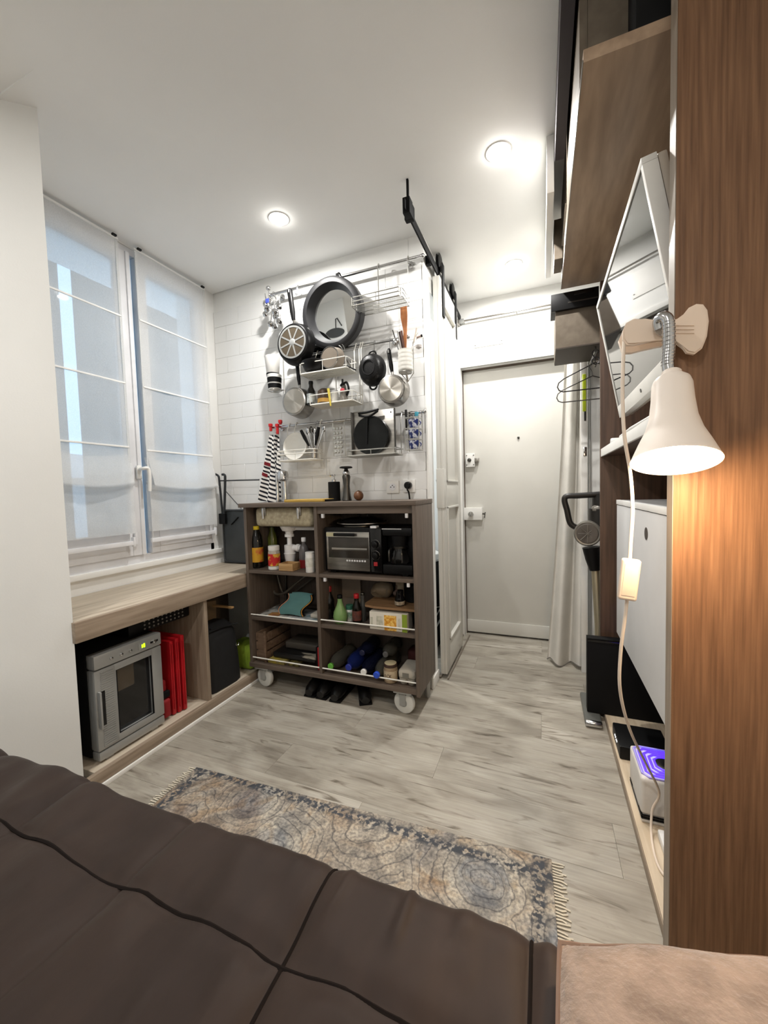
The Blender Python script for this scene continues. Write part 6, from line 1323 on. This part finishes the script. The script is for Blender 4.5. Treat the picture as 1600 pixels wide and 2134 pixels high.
# ================================================================== BED
BZ = .524
bd = thing('bed', 'low bed frame and mattress under the brown quilt', 'bed', (-.65, -.45, 0))
obj('mattress', MB().box((-1.60, -1.45, .2), (.30, .44, .475), .04, 3), mat('mattress_white', S(210, 206, 198), .9), bd)
obj('frame', MB().box((-1.60, -1.45, .06), (.30, .42, .195), .006), WALND, bd)
for x in (-1.55, .25):
    for y in (-1.4, .36): obj('leg', MB().box((x-.03, y-.03, 0), (x+.03, y+.03, .0595)), WALND, bd)
def quilt_mat():
    m = mat('brown_satin_quilt', S(43, 32, 26), .58, col2=S(35, 25, 20), scale=5, stretch=(3, 1, 1), bump=.22, bscale=11, sheen=.05, spec=.2)
    return m
SEX = [-1.70, -1.42, -1.135, -.853, -.575, -.293, -.016, .26]; SEY = [.36, .08, -.2, -.48, -.76, -1.04, -1.32]
def qz(x, y):
    dx = min(abs(x-s) for s in SEX); dy = min(abs(y-s) for s in SEY)
    d = min(dx, dy)
    z = BZ-.010+.009*(1-math.exp(-(d/.012)**1.2))+.011*fbm(x*3.1, y*3.1, 2)
    z += .004*math.sin(x*34+8*fbm(x*2, y*2, 5)+y*5)*math.exp(-(dy/.1)**2)
    if x > -.5: z += .006*min(1, (x+.5)/.2)*max(0., math.sin(x*70+4.5*fbm(x*3, y*2.2, 8)+2*y))**4*max(0., min(1., .35+1.6*fbm(x*9, y*7, 11)))
    return z
t = thing('quilt', 'dark brown satin quilt with stitched squares over the bed', 'quilt', (-.65, -.45, .2))
QX0, QX1 = -1.66, .34
def qf(u, v):
    x = QX0+(QX1-QX0)*u
    ye = .488+.02*u+.006*fbm(x*5, 0, 9)
    s = v*(ye+1.45+.34)                       # arc length: top then drop down the front
    y = -1.45+s
    r = .035
    if y < ye-r: return Vector((x, y, qz(x, y)))
    a = (y-(ye-r))/r
    if a < math.pi/2:
        z0 = qz(x, ye-r); return Vector((x, ye-r+r*math.sin(a), z0-r*(1-math.cos(a))))
    dz = (a-math.pi/2)*r
    return Vector((x, ye+.008*math.sin(x*23+3*fbm(x, 1, 1))*min(1, dz/.1), qz(x, ye-r)-r-dz))
obj('cloth', MB().grid(qf, 420, 240), quilt_mat(), t, ang=180)
PIP = mat('dark_stitching', S(22, 17, 15), .9, spec=.1)
for s in SEY[:3]: obj('seam', MB().tube([(QX0+(QX1-QX0)*k/120, s+.004*fbm(k*.1, s, 3), qz(QX0+(QX1-QX0)*k/120, s)+.0008) for k in range(121)], .0028, 6), PIP, t)
for s in SEX[5:]: obj('seam', MB().tube([qf((s-QX0)/(QX1-QX0), .2+.8*k/150)+Vector((0, .0005, .0006)) for k in range(150)], .0026, 6), PIP, t)
# ---- fleece pillow at the right
FLE = mat('dusty_pink_fleece', S(134, 117, 105), .95, col2=S(110, 95, 84), scale=30, bump=.9, bscale=120, sheen=.3)
PX0, PX1, PY0, PY1 = .008, .48, .04, .466
def pf(top):
    def f(u, v):
        a, b_ = 2*u-1, 2*v-1
        rx = (PX1-PX0)/2; ry = (PY1-PY0)/2
        k = (1-abs(a)**5)**.5*(1-abs(b_)**5)**.5
        # rounded outline
        sx_ = a*(1-.03*b_*b_); sy_ = b_*(1-.03*a*a)
        x = (PX0+PX1)/2+rx*sx_; y = (PY0+PY1)/2+ry*sy_+.25*(x-PX0)
        z = .562+(.03*k if top else -.022*k)+.004*fbm(x*12, y*12, 1)*(1 if top else 0)
        return Vector((x, y, z))
    return f
t = thing('fleece_pillow', 'dusty pink fleece pillow at the foot of the walnut panel', 'pillow', (.24, .28, .5))
obj('cover', MB().grid(pf(True), 60, 60).grid(pf(False), 30, 30), FLE, t, ang=180)
ed = [pf(True)(0, k/40) for k in range(41)]+[pf(True)(k/40, 1) for k in range(1, 41)]
obj('edge_piping', MB().tube(ed, .003, 6), mat('dark_pink_piping', S(110, 90, 78), .9), t)

# ---- flat wall lamp on the hidden side of the splayed wall, seen in the round mirror
GLM = mat('dark_grey_lamp', S(70, 72, 72), .5)
t = thing('wall_lamp', 'flat dark grey wall lamp reflected in the round mirror', 'lamp', (-1.67, .868, 2.1))
yw = lambda x: .870+.0045*(-1.575-x)/.625
obj('shade', MB().prism([(-1.675+.092*math.cos(a), yw(-1.675)+.0012, 2.148+.036*math.sin(a)) for a in (2*math.pi*k/40 for k in range(40))], (0, .006, 0)), GLM, t)
obj('arm', MB().tube([(-1.66, .8755, 2.18), (-1.65, .8755, 2.25), (-1.635, .8755, 2.255), (-1.60, .875, 2.19)], .005, 8, flat=.6), GLM, t)
